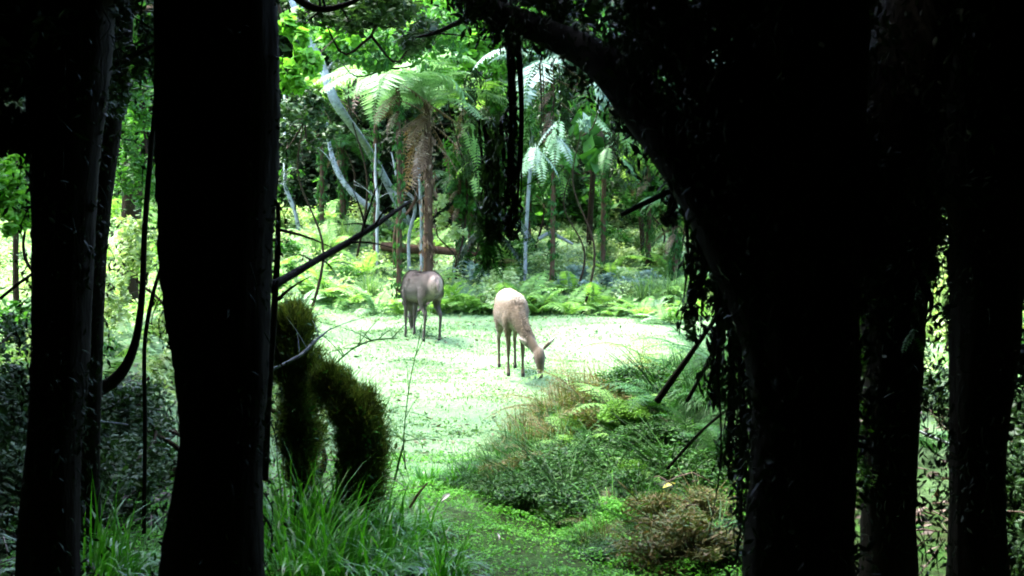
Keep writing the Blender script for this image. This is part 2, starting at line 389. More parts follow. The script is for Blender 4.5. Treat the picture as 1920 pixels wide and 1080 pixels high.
def fringe(t, n=2600, size=.03, mk='leaf_shade', out=.03, drop=1.2):
    mb = MB()
    for ch in list(t.children):
        if ch.name.split('.')[0] not in ('trunk', 'limb'): continue
        V = np.array([v.co[:] for v in ch.data.vertices]); N = np.array([v.normal[:] for v in ch.data.vertices])
        i = rng.integers(0, len(V) - 1, n)
        clump = (np.sin(V[i, 2] * 9 + V[i, 0] * 17) + rng.uniform(-1.2, 1.2, n)) > -.3; i = i[clump]
        C = V[i] + rng.normal(0, .035, (len(i), 3)) + N[i] * rng.uniform(0, out, (len(i), 1))
        leaves(mb, C, size, .35, .1, drop)
    for k in range(n // 60):        # loose strands hanging off the bark
        j = rng.integers(0, len(V) - 1); p = V[j] + N[j] * .006; L = rng.uniform(.05, .22)
        tube(mb, [p, p + N[j] * .03 + np.array([0, 0, -L * .4]), p + N[j] * .02 + rng.normal(0, .015, 3) + np.array([0, 0, -L])], [.0025, .002, .0008], 4, 6)
    return tag(mb.build('epiphytes', M[mk], t), kind='stuff')
def stub(px, py, L, ang, d, mbx, r=.006):
    a = P(px, py, d); b = P(px + L * math.cos(ang), py - L * math.sin(ang), d + .1); m = (a + b) / 2 + Vector((0, 0, random.uniform(-.02, .02)))
    tube(mbx, [a, m, b], [r, r * .7, r * .3], 5, 6)

d = 3.5
t2, o2 = tree_trunk('tree', 'thick black trunk standing left of the clearing, its bark smooth and upright',
    [(395, 1520, d), (400, 1250, d), (397, 1080, d), (416, 850, d), (418, 700, d), (410, 500, d), (409, 300, d), (405, 0, d), (400, -400, d), (395, -1000, d), (390, -1700, d + .2)],
    [pr(225, d), pr(215, d), pr(196, d), pr(152, d), pr(166, d), pr(196, d), pr(216, d), pr(218, d), pr(205, d), pr(190, d), pr(150, d)])
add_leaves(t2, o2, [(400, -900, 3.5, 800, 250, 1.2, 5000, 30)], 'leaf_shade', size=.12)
fringe(t2, 7000, .022, out=.014)
d = 4.2
t1, o1 = tree_trunk('tree', 'dark trunk nearest the left edge of the clearing view, leafy crown hanging over its top',
    [(95, 1420, d), (90, 1080, d), (100, 850, d), (112, 700, d), (118, 500, d), (122, 300, d), (128, 100, d), (128, -100, d), (120, -600, d), (120, -1300, d)],
    [pr(120, d), pr(112, d), pr(96, d), pr(100, d), pr(106, d), pr(118, d), pr(150, d), pr(160, d), pr(150, d), pr(120, d)])
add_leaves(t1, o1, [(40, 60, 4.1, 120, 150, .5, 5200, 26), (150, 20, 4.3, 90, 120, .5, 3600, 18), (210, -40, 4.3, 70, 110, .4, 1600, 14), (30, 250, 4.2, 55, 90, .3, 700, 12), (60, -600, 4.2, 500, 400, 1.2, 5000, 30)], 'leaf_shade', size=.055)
fringe(t1, 6000, .03)
d = 5.6
t1b, o1b = tree_trunk('tree', 'slender dark trunk close beside the leftmost big trunk, on its right', 
    [(166, 1180, d), (165, 900, d), (172, 700, d), (178, 450, d), (200, 200, d), (214, 0, d), (225, -400, d), (230, -900, d)],
    [pr(60, d), pr(44, d), pr(38, d), pr(48, d), pr(60, d), pr(70, d), pr(60, d), pr(40, d)], seg=14)
add_leaves(t1b, o1b, [(205, 150, 5.5, 36, 130, .3, 1500, 18), (262, 120, 5.6, 22, 90, .3, 160, 10), (280, 60, 5.6, 20, 110, .3, 500, 12), (200, -500, 5.6, 300, 300, .9, 2500, 24)], 'leaf_dark', size=.05)
d = 3.3
t3, o3 = tree_trunk('tree', 'massive black tree on the right whose limb arches over the clearing',
    [(1500, 1560, d), (1500, 1250, d), (1499, 1080, d), (1506, 850, d), (1512, 650, d), (1510, 500, d), (1512, 380, d), (1520, 200, d), (1530, 0, d), (1520, -400, d), (1530, -1100, d)],
    [pr(230, d), pr(215, d), pr(206, d), pr(192, d), pr(190, d), pr(200, d), pr(200, d), pr(190, d), pr(180, d), pr(160, d), pr(120, d)],
    parts=[([(1500, 760, 3.3), (1470, 600, 3.35), (1405, 460, 3.4), (1310, 325, 3.5), (1200, 200, 3.7), (1120, 110, 3.9), (1010, 55, 4.2), (920, 15, 4.4), (860, -25, 4.6), (700, -140, 4.9)],
            [pr(170, 3.3), pr(190, 3.35), pr(175, 3.4), pr(120, 3.5), pr(88, 3.7), pr(68, 3.9), pr(50, 4.2), pr(42, 4.4), pr(36, 4.6), pr(18, 4.9)]),
           ([(1450, 330, 3.3), (1340, 180, 3.4), (1250, 60, 3.6), (1190, -60, 3.8)], [pr(110, 3.3), pr(60, 3.4), pr(44, 3.6), pr(30, 3.8)]),
           ([(1470, 300, 3.3), (1400, 120, 3.4), (1370, -80, 3.5)], [pr(60, 3.3), pr(24, 3.4), pr(18, 3.5)]),
           ([(1500, 560, 3.35), (1580, 420, 3.45), (1660, 250, 3.6), (1720, 0, 3.8), (1760, -300, 4)], [pr(170, 3.35), pr(170, 3.45), pr(160, 3.6), pr(150, 3.8), pr(120, 4)])])
add_leaves(t3, o3, [(1240, 40, 4.0, 190, 95, .7, 2600, 50), (1345, 250, 3.9, 85, 190, .4, 1000, 40), (1190, 190, 4.0, 60, 75, .3, 500, 14),
                    (1040, 5, 4.4, 110, 55, .4, 800, 22), (1440, 100, 4.2, 90, 240, .5, 1500, 40),
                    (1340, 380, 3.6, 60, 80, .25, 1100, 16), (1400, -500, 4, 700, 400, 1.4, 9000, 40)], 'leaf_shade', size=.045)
fringe(t3, 9000, .035, out=.04)
# dark crown filling the upper right, behind the trunk
d = 4.5
t4, o4 = tree_trunk('tree', 'upright black trunk right of the massive arching tree, widening upward',
    [(1668, 1300, d), (1666, 1080, d), (1668, 850, d), (1675, 650, d), (1672, 520, d), (1668, 430, d), (1670, 250, d), (1690, 0, d), (1700, -500, d), (1700, -1100, d)],
    [pr(190, d), pr(106, d), pr(96, d), pr(112, d), pr(138, d), pr(165, d), pr(240, d), pr(240, d), pr(200, d), pr(150, d)])
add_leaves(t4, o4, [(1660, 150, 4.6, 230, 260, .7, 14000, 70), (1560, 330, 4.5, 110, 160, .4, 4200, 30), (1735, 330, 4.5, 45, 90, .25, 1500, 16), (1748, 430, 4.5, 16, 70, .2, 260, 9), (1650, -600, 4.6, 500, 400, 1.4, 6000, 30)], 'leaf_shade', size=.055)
fringe(t4, 7000, .035, out=.04); fringe(t1b, 1500, .03)
mb = MB()
for k in range(60):
    yy_ = 440 + k * 8.5; xx_ = 1597 + 10 * math.sin(k * .5) + (k / 60) * 16
    leaves(mb, np.array(P(xx_, yy_, 4.42) - o4) + rng.normal(0, .018, (26, 3)), .022, .5, .2)
mb.build('moss', M['moss'], t4)
d = 4.0
t5, o5 = tree_trunk('tree', 'black trunk at the far right edge, tapering toward its foot',
    [(1832, 1400, d), (1832, 1080, d), (1833, 850, d), (1846, 650, d), (1848, 450, d), (1850, 250, d), (1850, 0, d), (1850, -500, d), (1850, -1100, d)],
    [pr(190, d), pr(110, d), pr(98, d), pr(122, d), pr(126, d), pr(160, d), pr(170, d), pr(160, d), pr(120, d)])
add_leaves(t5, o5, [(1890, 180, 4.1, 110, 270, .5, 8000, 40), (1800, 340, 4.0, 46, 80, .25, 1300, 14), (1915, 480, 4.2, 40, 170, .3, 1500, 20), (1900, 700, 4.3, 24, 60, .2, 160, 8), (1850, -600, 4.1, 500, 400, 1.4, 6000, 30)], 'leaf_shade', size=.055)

fringe(t5, 7000, .03, out=.035)
# ---------------------------------------------------------------- dead branches, saplings, sticks
def stick(name, label, pts, rad, mk='bark', cat='branch', twigs=0, group=None):
    W = [P(*p) for p in pts]; mb = MB(); o = W[0]
    tube(mb, [w_ - o for w_ in W], rad, 8, 24, .05, seed=len(label))
    for k in range(twigs):
        i = random.uniform(.2, .95) * (len(W) - 1); a = int(i); b = W[a].lerp(W[a + 1], i - a) - o
        v = Vector((random.uniform(-1, 1), random.uniform(-.5, .5), random.uniform(-.4, 1))).normalized() * random.uniform(.08, .3)
        tube(mb, [b, b + v * .5 + Vector((0, 0, .01)), b + v], [rad[-1] * .8 + .001, rad[-1] * .5 + .001, .001], 5, 6)
    ob = mb.build(name, M[mk], None, True); ob.location = o
    return tag(ob, label, cat, group)
stick('dead_branch', 'dark bare branch slanting up from the thick left trunk toward the tree fern', [(505, 540, 3.7), (560, 507, 3.9), (640, 462, 4.2), (700, 425, 4.4), (768, 378, 4.7)], [pr(20, 3.7), pr(15, 3.9), pr(13, 4.2), pr(11, 4.4), pr(5, 4.7)], twigs=7)
stick('dead_branch', 'short dark branch end poking out left of the massive arching tree', [(1330, 330, 3.6), (1270, 352, 3.7), (1215, 378, 3.8), (1166, 402, 3.9)], [pr(14, 3.6), pr(12, 3.7), pr(11, 3.8), pr(9, 3.9)])
stick('leaning_stick', 'dark straight stick leaning over the fern mound, the longer and thicker of the two', [(1232, 752, 5.6), (1275, 692, 5.5), (1320, 628, 5.4), (1370, 560, 5.2)], [pr(14, 5.6), pr(12, 5.5), pr(9, 5.4), pr(7, 5.2)], cat='stick')
stick('leaning_stick', 'dark straight stick leaning over the fern mound, the shorter one nearer the massive tree', [(1288, 752, 5.4), (1322, 690, 5.3), (1345, 640, 5.2), (1365, 570, 5.1)], [pr(8, 5.4), pr(8, 5.3), pr(7, 5.2), pr(6, 5.1)], cat='stick')
stick('leaning_stick', 'thin dark twig slanting over the pale rock on the right', [(1250, 880, 5.2), (1290, 835, 5.2), (1330, 795, 5.1), (1400, 740, 5.0)], [pr(6, 5.2), pr(6, 5.2), pr(5, 5.1), pr(5, 5.)], cat='stick')
stick('sapling', 'thin dark sapling curving up between the two left trunks', [(150, 745, 6), (215, 712, 6), (250, 655, 6), (266, 560, 6), (272, 420, 6), (283, 280, 6), (292, 180, 6), (285, 120, 6)], [pr(30, 6), pr(24, 6), pr(17, 6), pr(13, 6), pr(11, 6), pr(10, 6), pr(8, 6), pr(5, 6)], cat='sapling')
stick('sapling', 'thin straight sapling rising beside the thick left trunk', [(270, 1000, 5.6), (272, 800, 5.6), (271, 650, 5.6), (285, 560, 5.6), (300, 505, 5.6), (318, 440, 5.6)], [pr(8, 5.6)] * 3 + [pr(8, 5.6), pr(6, 5.6), pr(4, 5.6)], cat='sapling')
stick('dead_branch', 'dark twig crossing the gap at the top between the left trunks', [(215, 122, 5.4), (250, 105, 5.4), (285, 86, 5.4), (310, 60, 5.4)], [pr(12, 5.4), pr(10, 5.4), pr(8, 5.4), pr(5, 5.4)], twigs=3)
stick('dead_branch', 'dark branch entering from the left edge above the bright shrub', [(-40, 210, 5), (15, 245, 5), (40, 270, 5), (75, 330, 5)], [pr(14, 5), pr(10, 5), pr(8, 5), pr(4, 5)], twigs=2)
stick('dead_branch', 'thin dark branch low at the left edge, slanting up to the trunk', [(0, 560, 5.0), (40, 528, 5), (80, 500, 5)], [pr(7, 5), pr(6, 5), pr(5, 5)])
stick('dead_branch', 'dark leafy branch hanging in from the top edge right of the thick left trunk', [(520, -30, 6), (590, 15, 6), (650, 8, 6), (700, -20, 6)], [pr(16, 6), pr(14, 6), pr(10, 6), pr(6, 6)], twigs=5)
stick('dead_branch', 'slim dark branch crossing below the arching limb into the bright leaves', [(915, 20, 5), (860, 42, 5.2), (815, 62, 5.4), (780, 70, 5.5)], [pr(14, 5), pr(11, 5.2), pr(8, 5.4), pr(4, 5.5)], twigs=2)
stick('dead_sapling', 'pinkish bare stem close against the right side of the thick left trunk', [(497, 900, 4.6), (503, 760, 4.6), (512, 620, 4.6), (520, 480, 4.6), (522, 380, 4.6)], [pr(14, 4.6), pr(13, 4.6), pr(12, 4.6), pr(12, 4.6), pr(8, 4.6)], mk='bark_mid', cat='stem', twigs=8)
stick('fallen_stick', 'pale straight stick lying between the two rightmost trunks', [(1722, 808, 6.5), (1750, 821, 6.5), (1785, 834, 6.5)], [pr(5, 6.5), pr(6, 6.5), pr(5, 6.5)], mk='bark_pale', cat='stick')
stick('fallen_stick', 'pale thin twig arching low over the forest floor between the left trunks', [(135, 786, 5.6), (170, 788, 5.6), (205, 792, 5.6), (240, 796, 5.6)], [pr(3, 5.6)] * 4, mk='bark_pale', cat='stick')
stick('dry_stalk', 'pink dry stalk leaning over the grass tussocks at the clearing mouth', [(768, 952, 5.7), (785, 925, 5.7), (802, 905, 5.7)], [pr(5, 5.7), pr(5, 5.7), pr(3, 5.7)], mk='dead', cat='stalk')
stick('arching_twig', 'thin pale twig arching from the fuzzy shrub across the turf toward the darker deer', [(495, 700, 6), (560, 668, 6.1), (590, 640, 6.2), (622, 614, 6.3)], [pr(6, 6)] * 3 + [pr(2, 6)], mk='bark_pale', cat='twig', twigs=6)
stick('arching_twig', 'thin green twig bending low over the turf left of the darker deer', [(620, 690, 6.6), (660, 655, 6.6), (700, 638, 6.6), (745, 634, 6.6)], [pr(3, 6.6)] * 3 + [pr(2, 6.6)], mk='leaf_mid', cat='twig', twigs=10)
stick('grass_stalk', 'tall thin seed stalk rising in front of the turf below the darker deer', [(760, 880, 6.2), (757, 820, 6.2), (768, 720, 6.2), (785, 640, 6.2), (800, 560, 6.2)], [pr(2.6, 6.2), pr(2.2, 6.2), pr(2, 6.2), pr(1.6, 6.2), pr(1, 6.2)], mk='leaf_mid', cat='stalk', twigs=8)
stick('grass_stalk', 'short forked green stalk at the foot of the tall seed stalk', [(740, 900, 6.1), (752, 850, 6.1), (760, 822, 6.1)], [pr(4, 6.1), pr(4, 6.1), pr(2, 6.1)], mk='leaf_mid', cat='stalk', twigs=6)

# pale trunks at the back of the clearing
def back_trunk(label, pts, rad, mk='bark_pale', name='pale_trunk', cat='tree', seg=12):
    rad = [r * .72 for r in rad]; W = [P(*p) for p in pts]; W = [w_ + Vector((random.uniform(-.03, .03), random.uniform(-.1, .1), 0)) for w_ in W]; b = W[0].copy(); b.z = min(b.z, g(b.x, b.y)) - .05
    o = thing(name, label, cat, b); mb = MB(); tube(mb, [b - b] + [w_ - b for w_ in W], [rad[0]] + rad, seg, 70, .10, seed=len(label), ridge=.05)
    for k in range(5):
        q = W[random.randrange(1, len(W) - 1)].lerp(W[random.randrange(1, len(W) - 1)], .15) - b; v = Vector((random.uniform(-1, 1), random.uniform(-.6, .2), random.uniform(.1, 1))) * .5
        tube(mb, [q, q + v * .5 + Vector((0, 0, .05)), q + v], [rad[-1] * .6, rad[-1] * .35, .003], 5, 8, .1)
    mb.build('trunk', M[mk], o, True); (fringe(o, 1200, .06, 'leaf_dark', out=.03, drop=.4) if name != 'stem' else None); return o, b
D = 24
back_trunk('pale thin trunk leaning in the dark understorey just right of the thick left trunk', [(563, 446, D), (552, 400, D), (540, 355, D), (534, 318, D), (533, 150, D + 1)], [pr(11, D), pr(10, D), pr(9, D), pr(8, D), pr(5, D)])
back_trunk('pale crooked trunk curving up left from behind the dark branch tip', [(745, 440, D + 1), (712, 405, D), (665, 365, D), (632, 320, D), (614, 265, D), (612, 230, D)], [pr(16, D), pr(15, D), pr(15, D), pr(13, D), pr(11, D), pr(8, D)])
o_, b_ = back_trunk('tall pale trunk slanting up left behind the tree fern to the top', [(775, 435, D + 2), (745, 385, D + 1.5), (700, 300, D + 1), (672, 255, D), (630, 190, D - 1), (598, 115, D - 1), (560, 30, D - 1), (530, -60, D - 1)], [pr(24, D)] + [pr(22, D), pr(20, D), pr(18, D), pr(22, D), pr(20, D), pr(16, D), pr(12, D)])
for i, (a, b, c, lab) in enumerate([
    ((742, 440), (752, 370), (758, 285), 'reddish thin stem left of the tree fern trunk'),
    ((765, 445), (775, 380), (748, 345), 'pale thin stem crossing the reddish stem beside the tree fern'),
    ((790, 440), (788, 380), (783, 320), 'pale stem just left of the tree fern trunk'),
    ((708, 420), (706, 380), (704, 330), 'straight grey stem rising before the crooked pale trunk'),
    ((745, 425), (768, 395), (782, 368), 'pink thin stem leaning right before the tree fern')]):
    back_trunk(lab, [(a[0], a[1], 22.5), (b[0], b[1], 22.5), (c[0], c[1], 22.6), (c[0] + (c[0] - b[0]) * .6, c[1] - 60, 22.8)], [pr(9, 22.5), pr(8, 22.5), pr(7, 22.5), pr(3, 22.5)], 'fernbark' if i in (0, 4) else 'bark_pale', 'stem', 'stem', 8)
for i, (px, w_, dd, lab) in enumerate([
    (1103, 14, 24.5, 'thin brown trunk under the broad hanging leaves'),
    (1205, 12, 24, 'slim greenish trunk left of the massive tree, behind the bank'), (985, 9, 22, 'thin pale stem beside the dark hanging clump'),
    (660, 24, 28, 'dark trunk deep in the shade behind the crooked pale trunk'), (580, 26, 29, 'dark trunk deep in the shade near the thick left trunk'),
    (236, 40, 16, 'mottled mossy trunk seen in the gap between the two left trunks'), (30, 14, 15, 'dark thin trunk behind the bright shrub at the left edge'), (1762, 10, 18, 'thin trunk in the bright gap between the two rightmost trunks')]):
    j = random.uniform(-15, 15)
    o_, b_ = back_trunk(lab, [(px, 450, dd), (px + j, 250, dd), (px + j * .4, 50, dd), (px - j, -200, dd), (px, -500, dd)], [pr(w_, dd) * k for k in (1.1, 1, .95, .8, .5)], 'bark_pale' if px == 985 else 'bark_mid', 'forest_tree')
    if px == 236:
        mb = MB(); c = blob(900, (0, 0, 1.5), (.2, .2, 1.7), 30); leaves(mb, c, .07, .5); mb.build('moss', M['leaf_mid'], o_)

# ---------------------------------------------------------------- forest that closes the place
def crown_mesh(n, r, size, clumps, mk, spread=.3, name='crown', aspect=.55):
    mb = MB(); leaves(mb, blob(n, (0, 0, 0), r, clumps, spread), size, aspect, .5); o = mb.build(name, M[mk]); return o
def canopy_tree(mk, n, r, size, clumps, zc, rt=.22):
    t = thing('canopy_tree', 'tall forest tree', 'tree'); t.hide_render = False
    mb = MB(); tube(mb, [(0, 0, -.3), (.1, .05, zc * .5), (0, 0, zc)], [rt * 1.2, rt, rt * .6], 12, 14, .06); mb.build('trunk', M['bark_mid'], t, True)
    c = crown_mesh(n, r, size, clumps, mk); c.parent = t; c.location = (0, 0, zc); return t
CT = canopy_tree('leaf_dark', 9000, (3.6, 3.6, 1.7), .42, 60, 7.6)
first = [True]
def put(proto, x, y, rz, s, label, group, dz=0):
    z = g(x, y) + dz
    if proto.get('used') is None:
        proto['used'] = 1; o = proto; o.location = (x, y, z); o.rotation_euler = (0, 0, rz); o.scale = (s, s, s)
    else: o = dup(proto, (x, y, z), rz, s)
    o['label'] = label; o['group'] = group; return o
for (x_, y_, s_) in ((-5.6, 7.2, .9), (-6.2, 10.6, .9), (5.4, 7.6, .85)):  # trees out of view, added to shade the near edge
    put(CT, x_, y_, 1.3 * x_, s_, 'unseen forest tree added to shade the near edge of the clearing', 'added canopy trees over the near edge')
LB_N = 'unseen forest tree added to shade the camera from above and behind'
for yy_ in np.arange(-9, 8, 3.4):  # unseen canopy added overhead and behind to keep the foreground dark
    for xx_ in np.arange(-12, 13, 3.6):
        x_, y_ = xx_ + random.uniform(-.6, .6), yy_ + random.uniform(-.5, .5)
        if abs(x_) < 2.2 and y_ > 2.5: x_ = math.copysign(2.7, x_)  # keep trunks out of the sight line
        if y_ > 0 and abs(x_) < y_ * .5 + .5: x_ = math.copysign(y_ * .5 + .9, x_)
        put(CT, x_, y_, random.uniform(0, 6), random.uniform(.9, 1.1), LB_N, 'added canopy trees over the camera')
LT = canopy_tree('leaf_shade', 8000, (2.5, 2.5, 3.6), .34, 60, 3.3, .15)
for k, (x_, y_) in enumerate([(-12, -5), (-9, -9), (-5.5, -10.5), (-2, -11), (2, -11), (5.5, -10.5), (9, -9), (12, -5), (-12.5, 0), (12.5, 0), (-12, 5), (12, 5)]):  # unseen ring of trees added to cut light from behind
    put(LT, x_, y_, k * 1.7, 1.35, 'unseen leafy tree added to block light behind and beside the camera', 'added light-blocking trees behind the camera')
for (x_, y_) in [(-5, -3.5), (-1.6, -4.5), (1.8, -4.6), (5, -3.6), (-6.5, 0), (6.2, .2), (-6.8, 3.4), (6.6, 3.6), (-7.2, 6.6), (7.0, 7.0), (3.6, 1.2), (-3.8, 1.0), (0, -7), (0, -3.2), (-3, -2.6), (3.1, -2.4), (-9, 9.5), (8.6, 10.2)]:  # unseen trees added close by to block light from the sides and back
    put(LT, x_, y_, random.uniform(0, 6), random.uniform(.9, 1.1), 'unseen low leafy tree added to wall off light around the camera', 'added light-blocking trees around the camera')
BT = canopy_tree('leaf_dark', 9000, (3.6, 3.0, 2.0), .26, 50, 7.2)
for (yy_, dz) in ((31, -1.2), (35, -.6), (40, 0)):
    for xx_ in np.arange(-20, 21, 4.0):
        put(BT, xx_ + random.uniform(-.8, .8), yy_ + random.uniform(-.6, .6), random.uniform(0, 6), random.uniform(.9, 1.15), 'tall dark forest tree behind the clearing', 'trees behind the clearing', dz)
for sx_ in (-1, 1):
    for yy_ in np.arange(11, 27, 3.6):
        put(BT, sx_ * (17 + random.uniform(0, 1.5)), yy_, random.uniform(0, 6), 1, 'tall dark forest tree flanking the clearing', 'trees flanking the clearing', -1.5)
# understorey wall deep in the wood
ST = thing('understorey_shrub', 'dark leafy shrub', 'shrub')
c = crown_mesh(5200, (1.9, 1.2, 2.2), .17, 40, 'leaf_shade', .28, 'foliage'); c.parent = ST; c.location = (0, 0, 1.8)
for (yy_, z_, s_) in ((31, -.2, 1.1), (35, -.2, 1.5), (40, .2, 2.1), (45, 1, 2.6), (50, 0, 3.2), (50, 5, 3)):
    for xx_ in np.arange(-24, 25, 2.7 * s_):
        put(ST, xx_ + random.uniform(-.5, .5), yy_ + random.uniform(-.5, .5), random.uniform(0, 6), s_, 'dark leafy shrub deep in the wood behind the bank', 'shrubs deep in the wood', z_)

# ---------------------------------------------------------------- leafy trees round the clearing seen at the back
def leafy(name, label, spec, mk, size, cat='tree', part='crown', aspect=.5, base=None, droop=.2, up=.4, stem=True):
    px, py, dd = spec[0][:3]; b = P(px, py, dd); b.z = g(b.x, b.y); t = thing(name, label, cat, b)
    dd0 = dd; mb = MB()
    for (px, py, dd, rx, ry, rd, n, cl) in spec:
        leaves(mb, blob(n, P(px, py, dd) - b, (rx * dd / FPX, rd, ry * dd / FPX), cl, .26), size, aspect, up, droop)
    mb.build(part, M[mk], t)
    if stem:
        mb = MB(); top = P(*spec[0][:3]) - b; 
        if dd0 < 20 and cat == 'tree':      # its trunk stands behind the thick left trunk and leans over the clearing edge
            hx = (420 - 960) / FPX * dd0 - b.x; hz = g(b.x + hx, b.y) - b.z
            tube(mb, [(hx, .3, hz - .1), (hx + .05, .3, top.z * .6), (hx + .15, .3, top.z + .9), (hx * .5, .3, top.z + 1.2), (top.x, .2, top.z)], [.09, .08, .06, .04, .012], 8, 24, .05)
        else: tube(mb, [(0, .3, -.1), (top.x * .5 + .25, .4, top.z * .35), (top.x - .15, .5, top.z * .7), (top.x, .3, top.z)], [.028, .02, .015, .008], 8, 20, .12)
        for s in spec[1:]:
            q = P(*s[:3]) - b; tube(mb, [(top.x * .9, .25, top.z * .95), (q.x * .6 + top.x * .3, .2, q.z * .6 + top.z * .3), tuple(q)], [.016, .012, .006], 6, 8)
        mb.build('trunk', M['bark_mid'], t, True)
    return t
leafy('leafy_tree', 'bright yellow-green leafy tree at the top right beside the thick left trunk', [(560, 120, 15, 50, 70, .5, 520, 16), (545, 40, 15, 40, 50, .5, 240, 9), (640, 60, 17, 60, 40, .6, 350, 12)], 'leaf_bright', .15, aspect=.8)
leafy('leafy_tree', 'dark leafy tree hanging over the top between the left trunk and the arching limb', [(690, 20, 11, 130, 60, .8, 2600, 40), (780, 60, 11.5, 60, 55, .5, 900, 18), (600, 15, 11, 60, 40, .5, 600, 14), (760, -120, 12, 300, 120, 1.5, 5000, 30)], 'leaf_dark', .075)
leafy('leafy_tree', 'mid green tree with drooping sprays at the top above the tree fern', [(720, 100, 19, 110, 60, .8, 2200, 40), (830, 60, 20, 80, 70, .8, 1400, 26), (620, 80, 19, 60, 60, .7, 800, 16)], 'leaf_mid', .12, droop=.8)
leafy('leafy_tree', 'pale bright leafy tree under the arching limb at the top', [(880, 90, 22, 60, 60, .7, 800, 24), (855, 145, 21.5, 30, 34, .4, 110, 6), (900, 60, 22.5, 60, 60, .6, 600, 16), (935, 110, 22, 24, 50, .4, 180, 8)], 'leaf_bright', .15, aspect=.75)
leafy('leafy_tree', 'yellow-green foliage high behind the arching limb', [(850, 20, 22, 130, 60, 1, 2200, 36), (960, 10, 22, 90, 40, .8, 900, 20), (1080, 10, 22, 60, 40, .8, 500, 14)], 'leaf_bright', .13)
leafy('leafy_shrub', 'dark glossy shrub in the shade right of the thick left trunk', [(565, 205, 17, 50, 60, .7, 1300, 22), (600, 250, 18, 50, 40, .6, 900, 16), (540, 265, 18, 30, 70, .6, 900, 16)], 'leaf_dark', .10, 'shrub', 'foliage')
leafy('leafy_tree', 'mid green tree behind the root column and the arching limb', [(1000, 200, 24, 60, 90, .8, 1300, 30), (1130, 90, 24, 80, 60, .8, 1300, 30), (1230, 200, 24, 60, 110, .8, 1300, 30), (1150, 240, 24.4, 40, 70, .8, 700, 20)], 'leaf_mid', .12, droop=.9)
leafy('leafy_tree', 'dense mid green tree at the top between pale slanting trunk and arching limb', [(660, 60, 23, 90, 60, .8, 1500, 34), (780, 120, 23.5, 70, 60, .8, 1100, 26), (930, 170, 23.5, 40, 70, .8, 900, 20)], 'leaf_mid', .12, droop=.9)
leafy('leafy_tree', 'dense dark tree behind the tree fern, above the deep shade', [(640, 180, 26, 120, 80, 1.3, 2600, 40), (780, 160, 26, 120, 80, 1.3, 2600, 40), (900, 220, 25, 70, 110, 1, 2600, 36), (1000, 120, 25, 90, 90, 1, 2400, 36), (1180, 160, 25, 110, 120, 1, 3000, 46)], 'leaf_dark', .14)
leafy('leafy_tree', 'shady green tree hung with sprays behind the dark hanging clump', [(880, 300, 23, 60, 90, .8, 1700, 34), (1010, 320, 23.5, 55, 90, .8, 1200, 30), (870, 380, 22.5, 46, 40, .6, 700, 16)], 'leaf_mid', .10, droop=.8)
leafy('leafy_tree', 'dark tree behind the broad hanging leaves', [(1060, 330, 26, 60, 110, .8, 2200, 34), (1180, 340, 26, 80, 90, .8, 2200, 34), (1260, 250, 25, 70, 120, .8, 2200, 34)], 'leaf_dark', .12)
leafy('leafy_shrub', 'pale green shrub at the back of the bank near the massive tree', [(1230, 340, 23.5, 40, 50, .5, 420, 14), (1190, 380, 22.8, 40, 40, .5, 420, 14), (1285, 370, 22, 30, 40, .5, 300, 10)], 'leaf_mid', .11, 'shrub', 'foliage')
# broad hanging leaves and pale leaves on the second fern tree
leafy('broadleaf_vine', 'climber with large heart-shaped leaves hanging beside the thin brown trunk', [(1075, 310, 21, 20, 40, .2, 16, 6), (1115, 290, 21, 24, 40, .2, 22, 7), (1100, 250, 21, 40, 40, .3, 18, 6)], 'leaf_mid', .36, 'vine', 'foliage', aspect=.85, droop=1.6, up=-.1, stem=True)
leafy('flowering_bush', 'tree with a pale white leaf cluster under the arching limb', [(1093, 235, 20, 14, 26, .2, 40, 4), (1130, 170, 20, 26, 50, .3, 120, 10)], 'leaf_blue', .20, 'tree', 'foliage', aspect=.4, droop=1.5)
# left gap vegetation
leafy('leafy_shrub', 'bright green shrub at the left edge behind the leftmost trunk', [(30, 385, 10, 50, 75, .6, 1300, 26), (20, 300, 10.5, 40, 40, .5, 300, 12)], 'leaf_bright', .075, 'shrub', 'foliage', aspect=.7)
leafy('leafy_tree', 'tall mottled green tree seen between the two left trunks', [(250, 170, 14, 46, 120, .7, 1500, 34), (250, 300, 13.5, 46, 120, .7, 1200, 32), (268, 60, 14, 40, 80, .6, 800, 20)], 'leaf_mid', .085)
leafy('leafy_shrub', 'pale shrub standing in the light between the two left trunks', [(250, 470, 13, 50, 80, .6, 1100, 30), (215, 560, 12, 30, 60, .4, 500, 14)], 'leaf_bank', .075, 'shrub', 'foliage')
leafy('leafy_tree', 'shady tree at the upper left edge beyond the leftmost trunk', [(30, 210, 13, 60, 80, .7, 1300, 30), (0, 100, 13, 60, 80, .7, 1300, 26)], 'leaf_dark', .09)
leafy('leafy_shrub', 'sunlit shrub in the gap between the two rightmost trunks', [(1765, 520, 14, 50, 110, .7, 1500, 34), (1765, 620, 12.5, 50, 50, .5, 700, 14)], 'leaf_bank', .085, 'shrub', 'foliage')
leafy('leafy_shrub', 'dim leafy shrub at the lower right edge', [(1900, 800, 7, 60, 170, .5, 2500, 40), (1760, 760, 8, 60, 90, .5, 1200, 24)], 'leaf_dark', .05, 'shrub', 'foliage')
leafy('leafy_shrub', 'dim tangled shrub between the left trunks in front', [(235, 760, 7.2, 90, 80, .5, 1700, 40), (240, 880, 6.6, 90, 90, .5, 1300, 36)], 'leaf_dark', .045, 'shrub', 'foliage')
leafy('leafy_shrub', 'dim shrub at the left edge, low behind the leftmost trunk', [(30, 760, 7.5, 60, 120, .5, 1900, 36), (30, 620, 9, 50, 60, .5, 600, 16)], 'leaf_dark', .05, 'shrub', 'foliage')

